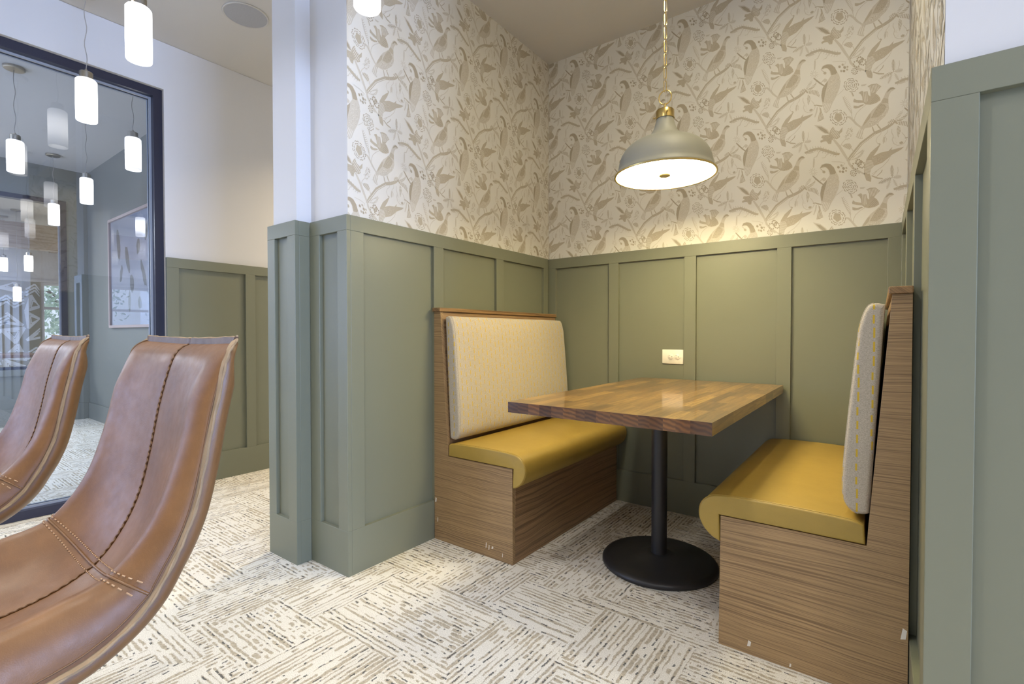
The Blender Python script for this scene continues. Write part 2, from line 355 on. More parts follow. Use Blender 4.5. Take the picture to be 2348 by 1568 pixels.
def carpet():
    m, N, L, B = mat('woven_loop_carpet')
    tc = ND(N, 'ShaderNodeTexCoord')
    def wob(scale, amp, src):
        w = ND(N, 'ShaderNodeTexNoise'); w.inputs['Scale'].default_value = scale; w.inputs['Detail'].default_value = 1; L.new(tc.outputs['Object'], w.inputs['Vector'])
        b = ND(N, 'ShaderNodeVectorMath', operation='SUBTRACT'); L.new(w.outputs['Color'], b.inputs[0]); b.inputs[1].default_value = (.5, .5, .5)
        c_ = ND(N, 'ShaderNodeVectorMath', operation='SCALE'); c_.inputs['Scale'].default_value = amp; L.new(b.outputs[0], c_.inputs[0])
        a = ND(N, 'ShaderNodeVectorMath', operation='ADD'); L.new(src, a.inputs[0]); L.new(c_.outputs[0], a.inputs[1]); return a.outputs[0]
    p = wob(26, .010, tc.outputs['Object']); p = wob(260, .0085, p)      # rows wander, tufts fray the edges
    sx = ND(N, 'ShaderNodeSeparateXYZ'); L.new(p, sx.inputs[0]); X, Y = sx.outputs[0], sx.outputs[1]
    cell = ND(N, 'ShaderNodeTexVoronoi', distance='CHEBYCHEV'); cell.inputs['Scale'].default_value = 2.9; cell.inputs['Randomness'].default_value = .62
    L.new(p, cell.inputs['Vector'])
    sc = ND(N, 'ShaderNodeSeparateColor'); L.new(cell.outputs['Color'], sc.inputs[0])
    pos = ND(N, 'ShaderNodeSeparateXYZ'); L.new(cell.outputs['Position'], pos.inputs[0])
    ix = mth(N, L, 'FLOOR', mth(N, L, 'MULTIPLY', pos.outputs[0], 2.9)); iy = mth(N, L, 'FLOOR', mth(N, L, 'MULTIPLY', pos.outputs[1], 2.9))
    par = mth(N, L, 'ABSOLUTE', mth(N, L, 'MODULO', mth(N, L, 'ADD', ix, iy), 2.0))
    way = mth(N, L, 'GREATER_THAN', par, .5)
    def sel(a, b):
        n = ND(N, 'ShaderNodeMix', data_type='FLOAT'); L.new(way, n.inputs[0]); L.new(b, n.inputs[2]); L.new(a, n.inputs[3]); return n.outputs[0]
    across, along = sel(X, Y), sel(Y, X)
    rnd = mth(N, L, 'MULTIPLY', sc.outputs[0], 37.0)
    a_ = mth(N, L, 'DIVIDE', across, .0175); k = mth(N, L, 'FLOOR', a_); f = mth(N, L, 'FRACT', a_)
    def wn(seed, k=k):
        w = ND(N, 'ShaderNodeTexWhiteNoise', noise_dimensions='2D'); cb = ND(N, 'ShaderNodeCombineXYZ'); L.new(mth(N, L, 'ADD', k, seed), cb.inputs[0]); L.new(rnd, cb.inputs[1]); L.new(cb.outputs[0], w.inputs['Vector']); return w.outputs[0]
    r1, r2, r3 = wn(.5), wn(91.5), wn(217.5)
    def along_noise(freq, ks, seed, det=1):
        v = ND(N, 'ShaderNodeCombineXYZ'); L.new(mth(N, L, 'MULTIPLY', along, freq), v.inputs[0]); L.new(mth(N, L, 'MULTIPLY', k, ks), v.inputs[1]); L.new(mth(N, L, 'ADD', rnd, seed), v.inputs[2])
        return noise(N, L, v.outputs[0], 1.0, det, .6)
    lng = along_noise(9, 3.7, 0, 2); sht = along_noise(30, .55, 9, 1); drk = along_noise(38, 5.3, 21, 1)
    kindb = mth(N, L, 'GREATER_THAN', sc.outputs[1], .48)               # some blocks run in long rows, some are broken into patches
    nn = ND(N, 'ShaderNodeMix', data_type='FLOAT'); L.new(kindb, nn.inputs[0]); L.new(lng, nn.inputs[2]); L.new(sht, nn.inputs[3])
    hw_ = mth(N, L, 'ADD', mth(N, L, 'MULTIPLY', r1, .25), mth(N, L, 'ADD', .125, mth(N, L, 'MULTIPLY', mth(N, L, 'SUBTRACT', nn.outputs[0], .5), .7)))
    dst = mth(N, L, 'ABSOLUTE', mth(N, L, 'SUBTRACT', f, .5))
    row = ramp(N, L, mth(N, L, 'SUBTRACT', hw_, dst), [(.0, 0.0), (.12, 1.0)])
    thr = mth(N, L, 'GREATER_THAN', mth(N, L, 'ADD', nn.outputs[0], mth(N, L, 'MULTIPLY', r2, .22)), .535)
    tanf = mth(N, L, 'MULTIPLY', row, thr)
    d1 = mth(N, L, 'GREATER_THAN', mth(N, L, 'ADD', drk, mth(N, L, 'MULTIPLY', r3, .20)), .725)
    d2 = mth(N, L, 'LESS_THAN', mth(N, L, 'ABSOLUTE', mth(N, L, 'SUBTRACT', f, mth(N, L, 'ADD', .3, mth(N, L, 'MULTIPLY', r1, .4)))), .15)
    dk = mth(N, L, 'MULTIPLY', d1, d2)
    pile = noise(N, L, tc.outputs['Object'], 330, 2, .7)
    s1 = mth(N, L, 'SUBTRACT', .62, mth(N, L, 'MULTIPLY', dst, .5))
    cream = mixc(N, L, ramp(N, L, pile, [(.3, 0.0), (.7, 1.0)]), (0.60, 0.565, 0.49), (0.95, 0.915, 0.83))
    tn = mixc(N, L, ramp(N, L, noise(N, L, tc.outputs['Object'], 90, 3), [(.3, 0.0), (.7, 1.0)]), (0.28, 0.23, 0.155), (0.58, 0.50, 0.37))
    c = mixc(N, L, mth(N, L, 'MULTIPLY', tanf, .84), cream, tn)
    c = mixc(N, L, mth(N, L, 'MULTIPLY', dk, .88), c, (0.10, 0.10, 0.10))
    L.new(c, B.inputs['Base Color']); B.inputs['Roughness'].default_value = .95; B.inputs['Specular IOR Level'].default_value = .1
    h = mth(N, L, 'ADD', mth(N, L, 'MULTIPLY', pile, .9), mth(N, L, 'MULTIPLY', tanf, -.8))
    bump(N, L, B, h, .6, .004); return m
M['carpet'] = carpet()
M['zig'] = plain('taupe_graphic_paper', (0.30, 0.275, 0.22), .7, var=.04)
M['zigw'] = plain('white_graphic_ink', (0.72, 0.74, 0.78), .7, var=.02)
M['print'] = plain('pale_art_paper', (0.62, 0.62, 0.65), .6, var=.05, vs=5)
M['printd'] = plain('grey_art_ink', (0.24, 0.235, 0.21), .6, var=.3, vs=25)
M['leafm'] = plain('foliage', (0.40, 0.54, 0.46), .6, var=.4, vs=2)
M['bark'] = plain('bark', (0.12, 0.09, 0.07), .9, var=.3, vs=20)
M['tabledark'] = plain('dark_table_wood', (0.12, 0.07, 0.05), .35, var=.2, vs=12)

# ------------------------------------------------------------------ dimensions
HW, ZR, HB = 1.512, 1.448, 0.190          # wainscot top, rail underside, base board top
TC = 0.020                                 # board thickness
WX = 1.8407                                # right wall board plane
AC, CH, CH2 = 2.811, 2.890, 2.93           # alcove ceiling, room ceiling, room two ceiling

fl = box('floor', M['carpet'], -16, 6.2, -7, 3.0, -.06, 0); prop(fl, kind='structure')
cl = MB().box(-2.14, 6.2, -7, 3.0, CH, CH+.15).build('ceiling', M['ceil']); prop(cl, kind='structure')
c2 = box('ceiling.001', M['ceil'], -.3, 2.2, -1.50, .1, AC, CH-.001); prop(c2, kind='structure')
c3 = box('ceiling.002', M['ceil'], -6.0, -2.141, -7, 0.2, CH2, CH2+.15); prop(c3, kind='structure')

# walls
wl = MB().box(-.487, -TC, -1.543, .2, 0, CH-.002).box(-.487, -.2917, -1.613, -1.543, 0, CH-.002).build('wall_left', M['white']); prop(wl, kind='structure')
wb = box('wall_back', M['white'], -TC+.0005, WX+TC-.0005, TC, .2, 0, CH-.002); prop(wb, kind='structure')
wr = box('wall_right', M['white'], WX+TC, 5.5, -1.566, .2, 0, CH-.002); prop(wr, kind='structure')

def board(par, name, m, ax, plane, sgn, a0, a1, z0, z1, t=TC, bev=.0012):
    # ax 'x': board lies in an X = plane face, running along Y; sgn is the outward normal sign
    if sgn > 0: p0, p1 = plane-t, plane
    else: p0, p1 = plane, plane+t
    if ax == 'x': return box(name, m, p0, p1, a0, a1, z0, z1, par, bev)
    return box(name, m, a0, a1, p0, p1, z0, z1, par, bev)
def wainscot(par, ax, plane, sgn, a0, a1, stiles, m=None, ztop=HW, zr=ZR):
    m = m or M['sage']
    board(par, 'top_rail', m, ax, plane, sgn, a0, a1, zr, ztop)
    board(par, 'base_board', m, ax, plane, sgn, a0, a1, 0.0, HB)
    for s0, s1 in stiles: board(par, 'stile', m, ax, plane, sgn, s0, s1, HB, zr)
    for (p0, p1), (q0, q1) in zip(stiles[:-1], stiles[1:]):
        board(par, 'panel', m, ax, plane-sgn*.0165, sgn, p1, q0, HB, zr, .0035, 0)
wainscot(wl, 'x', 0.0, 1, -1.543, -TC, [(-1.543,-1.478),(-1.0643,-.9975),(-.568,-.501),(-.071,-TC)])
wainscot(wb, 'y', 0.0, -1, -TC, WX+TC, [(-TC,.0465),(.429,.4924),(.8878,.9521),(1.3502,1.4137),(1.7934,WX+TC)])
wainscot(wr, 'x', WX, -1, -1.566, -TC, [(-1.566,-1.50),(-1.06,-.995),(-.565,-.50),(-.07,-TC)])
wainscot(wl, 'y', -1.563, -1, -.2717, 0, [(-.2717,-.198),(-.066,0)])
wainscot(wl, 'y', -1.633, -1, -.507, -.2717, [(-.507,-.444),(-.336,-.2717)])
board(wl, 'stile', M['sage'], 'x', -.2717, 1, -1.613, -1.563, HB, ZR); board(wl, 'top_rail', M['sage'], 'x', -.2717, 1, -1.613, -1.563, ZR, HW); board(wl, 'base_board', M['sage'], 'x', -.2717, 1, -1.613, -1.563, 0, HB)
board(wl, 'stile', M['sage'], 'x', -.507, -1, -1.613, -.9, HB, ZR); board(wl, 'top_rail', M['sage'], 'x', -.507, -1, -1.613, .2, ZR, HW); board(wl, 'base_board', M['sage'], 'x', -.507, -1, -1.613, .2, 0, HB)
wainscot(wr, 'y', -1.586, -1, WX, 4.2, [(WX,1.9075),(2.37,2.435),(2.93,2.99),(3.5,3.56),(4.13,4.2)])

# hall wall with the big window opening
HX = -1.922
OY, OZ = -1.565, 2.590
wh = MB().box(HX-.22, HX-TC, OY, 3.0, 0, CH-.002).box(HX-.22, HX-TC, -7, OY, OZ, CH-.002).build('wall_hall', M['white']); prop(wh, kind='structure')
wainscot(wh, 'x', HX, 1, -1.566, 2.6, [(-1.566,-1.497),(-1.073,-1.004),(-.55,-.48),(-.03,.04),(.49,.56),(1.01,1.08),(1.53,1.6),(2.5,2.6)])
wq = box('wall_rear', M['white'], -11.6, 6.2, -7.15, -7.0, 0, CH-.002); prop(wq, kind='structure')
wt = MB().box(6.2, 6.35, -7.15, -4.4, 0, CH).box(6.2, 6.35, -1.55, 3.0, 0, CH).box(6.2, 6.35, -4.4, -1.55, 0, .35).box(6.2, 6.35, -4.4, -1.55, 2.72, CH).build('wall_street', M['white']); prop(wt, kind='structure')
we = box('wall_hall_end', M['white'], HX-TC+.001, -.488, 2.6, 2.75, 0, CH-.002); prop(we, kind='structure')

# window_1: floor to head glazing between the rooms
w1 = empty('window_1', (0,0,0)); prop(w1, kind='structure')
FX0, FX1 = HX-.16, HX-.045
MB().box(FX0, FX1, OY-.05, OY-.002, 0.002, OZ-.002).build('window_jamb', M['frame'], w1)
MB().box(FX0, FX1, -6.9, OY-.05, OZ-.052, OZ-.002).build('window_head', M['frame'], w1)
MB().box(FX0, FX1, -6.9, OY-.05, .002, .05).build('window_sill', M['frame'], w1)
for x0 in (HX-.098, HX-.128):
    MB().box(x0, x0+.012, OY-.062, OY-.05, .05, OZ-.052).build('glazing_bead', M['bead'], w1)
    MB().box(x0, x0+.012, -6.9, OY-.062, OZ-.064, OZ-.052).build('glazing_bead', M['bead'], w1)
    MB().box(x0, x0+.012, -6.9, OY-.062, .05, .062).build('glazing_bead', M['bead'], w1)
mesh_obj('window_pane', [(HX-.1125,-6.9,.052),(HX-.1125,OY-.052,.052),(HX-.1125,OY-.052,OZ-.054),(HX-.1125,-6.9,OZ-.054)], [(0,1,2,3)], M['glass'], w1)

# room two: side wall with picture, far wall with second window
RX, RY = -5.874, -1.069
ws = box('wall_side', M['sage_gray'], RX-.13, HX-.221, RY, RY+.15, 0, CH2); prop(ws, kind='structure')
bs = box('baseboard_side', M['sage_gray'], RX, HX-.221, RY-.016, RY-.0005, 0, HB, bevel=.002); prop(bs, kind='structure')
WY, WZ0, WZ1 = -1.262, .62, 2.560
wf = MB().box(RX-.13, RX, WY, RY-.0005, 0, CH2).box(RX-.13, RX, -7, WY, WZ1, CH2).box(RX-.13, RX, -7, WY, 0, WZ0).build('wall_far', M['sage_gray']); prop(wf, kind='structure')
for y0 in (-2.1, -3.1, -4.1):
    board(wf, 'stile', M['sage_gray'], 'x', RX+.018, 1, y0, y0+.06, HB, WZ0-.07, .0175)
board(wf, 'top_rail', M['sage_gray'], 'x', RX+.018, 1, -6, WY, WZ0-.07, WZ0, .0175); board(wf, 'base_board', M['sage_gray'], 'x', RX+.018, 1, -6, RY-.017, 0, HB, .0175)
w2 = empty('window_2'); prop(w2, kind='structure')
MB().box(RX-.09, RX+.01, WY-.055, WY-.001, WZ0, WZ1-.001).build('window_jamb', M['frame'], w2)
MB().box(RX-.09, RX+.01, -6.5, WY-.055, WZ1-.05, WZ1-.001).build('window_head', M['frame'], w2)
MB().box(RX-.09, RX+.01, -6.5, WY-.055, WZ0+.001, WZ0+.03).build('window_sill', M['frame'], w2)
MB().box(RX-.05, RX-.038, WY-.067, WY-.055, WZ0+.03, WZ1-.05).build('glazing_bead', M['bead'], w2)
mesh_obj('window_pane', [(RX-.044,-6.5,WZ0+.03),(RX-.044,WY-.055,WZ0+.03),(RX-.044,WY-.055,WZ1-.05),(RX-.044,-6.5,WZ1-.05)], [(0,1,2,3)], M['glass'], w2)

# room three: ceiling, beams, graphic wall, shop windows, trees outside
c4 = box('ceiling.003', M['ceil'], -11.8, RX-.131, -7, 1.6, CH2-.01, CH2+.14); prop(c4, kind='structure')
ZX = -11.5
def wall_cells(name, x0, x1, ycuts, solid, zlo, zhi, m):
    b = MB()
    for (y0, y1), s in zip(zip(ycuts[:-1], ycuts[1:]), solid):
        if s: b.box(x0, x1, y0, y1, zlo, zhi)
    return b
b = wall_cells('wall_graphic', ZX-.15, ZX, [-7,-6.6,-4.35,-4.2,-1.95,-.53,.78,1.5], [1,0,1,0,1,0,1], .25, 2.03, None)
b.box(ZX-.15, ZX, -7, 1.5, 2.03, CH2-.01).box(ZX-.15, ZX, -7, 1.5, 0, .25)
wg = b.build('wall_graphic', M['zig']); prop(wg, kind='structure')
board(wg, 'upper_wall', M['white'], 'x', ZX+.02, 1, -7, 1.34, 2.03, CH2-.012, .0199); board(wg, 'top_rail', M['white'], 'x', ZX+.05, 1, -7, 1.34, 2.03, 2.08, .0299)
wn_ = box('wall_north', M['oakbeamx'], -11.499, RX-.131, 1.35, 1.5, 0, CH2-.011); prop(wn_, kind='structure')
rz = random.Random(11)
def zig(par):
    V = []; F = []
    def strip(p, q, w):
        p = Vector(p); q = Vector(q); d = (q-p).normalized(); n = Vector((-d.y, d.x))*w/2
        pts = [p-n, q-n, q+n, p+n]
        k = len(V)
        for c in pts: V.append((ZX+.002+.0001*(k//4 % 7), max(-1.93, min(-.55, c.x)), max(.3, min(2.0, c.y))))
        F.append((k, k+1, k+2, k+3))
    for i in range(5):
        for j in range(6):
            cx, cy = -1.85+i*.31+rz.uniform(-.05,.05), .35+j*.31+rz.uniform(-.05,.05)
            a = rz.uniform(0, 2*PI); kind = rz.choice('vtz')
            for k in range(3):
                r = .19-.055*k; w = .042-.012*k
                if kind == 't':
                    P = [(cx+r*math.cos(a+q*2.1), cy+r*math.sin(a+q*2.1)) for q in range(4)]
                elif kind == 'v':
                    P = [(cx+r*1.1*math.cos(a+.5), cy+r*1.1*math.sin(a+.5)), (cx-r*.7*math.cos(a), cy-r*.7*math.sin(a)), (cx+r*1.1*math.cos(a-.5), cy+r*1.1*math.sin(a-.5))]
                else:
                    o = .06*(k-1); P = [(cx-.17, cy+o-.05), (cx-.04, cy+o+.06), (cx+.06, cy+o-.05), (cx+.2, cy+o+.05)]; w = .03
                for p, q in zip(P[:-1], P[1:]): strip(p, q, w)
    o = mesh_obj('wallpaper_print', V, F, M['zigw'], par); o['kind'] = 'stuff'; o['label'] = 'white zigzag lines printed on taupe paper'
zig(wg)
for k, (y0, y1) in enumerate(((-.53, .78), (-4.2, -1.95), (-6.6, -4.35))):
    w = empty('window_%d' % (3+k)); prop(w, kind='structure')
    fm = MB().box(ZX-.1, ZX-.02, y0, y0+.05, .25, 2.03).box(ZX-.1, ZX-.02, y1-.05, y1, .25, 2.03).box(ZX-.1, ZX-.02, y0+.05, y1-.05, 1.98, 2.03).box(ZX-.1, ZX-.02, y0+.05, y1-.05, .25, .30)
    fm.build('window_frame', M['white'], w)
    MB().box(ZX-.1, ZX-.03, y0+.05, y1-.05, 1.50, 1.55).build('mullion', M['white'], w)
    mesh_obj('window_pane', [(ZX-.06,y0+.05,.3),(ZX-.06,y1-.05,.3),(ZX-.06,y1-.05,1.98),(ZX-.06,y0+.05,1.98)], [(0,1,2,3)], M['glass'], w)
def beam(name, m, *a):
    o = box(name, m, *a, bevel=.004); return o
t_i = 1
for a in ((-9.15,-8.98,-6.9,1.34,2.36,2.75),(-10.5,-10.35,-6.9,1.34,2.62,CH2-.011)):
    o = beam('trim_%d' % t_i, M['oakbeam'], *a); prop(o, kind='structure'); t_i += 1
for a in ((-11.44,-10.51,-.42,-.30,2.62,CH2-.012),(-10.34,-9.16,-.42,-.30,2.62,CH2-.012),(-11.44,-10.51,-1.75,-1.63,2.62,CH2-.012),(-10.34,-9.16,-1.75,-1.63,2.62,CH2-.012)):
    o = beam('trim_%d' % t_i, M['oakbeamx'], *a); prop(o, kind='structure'); t_i += 1

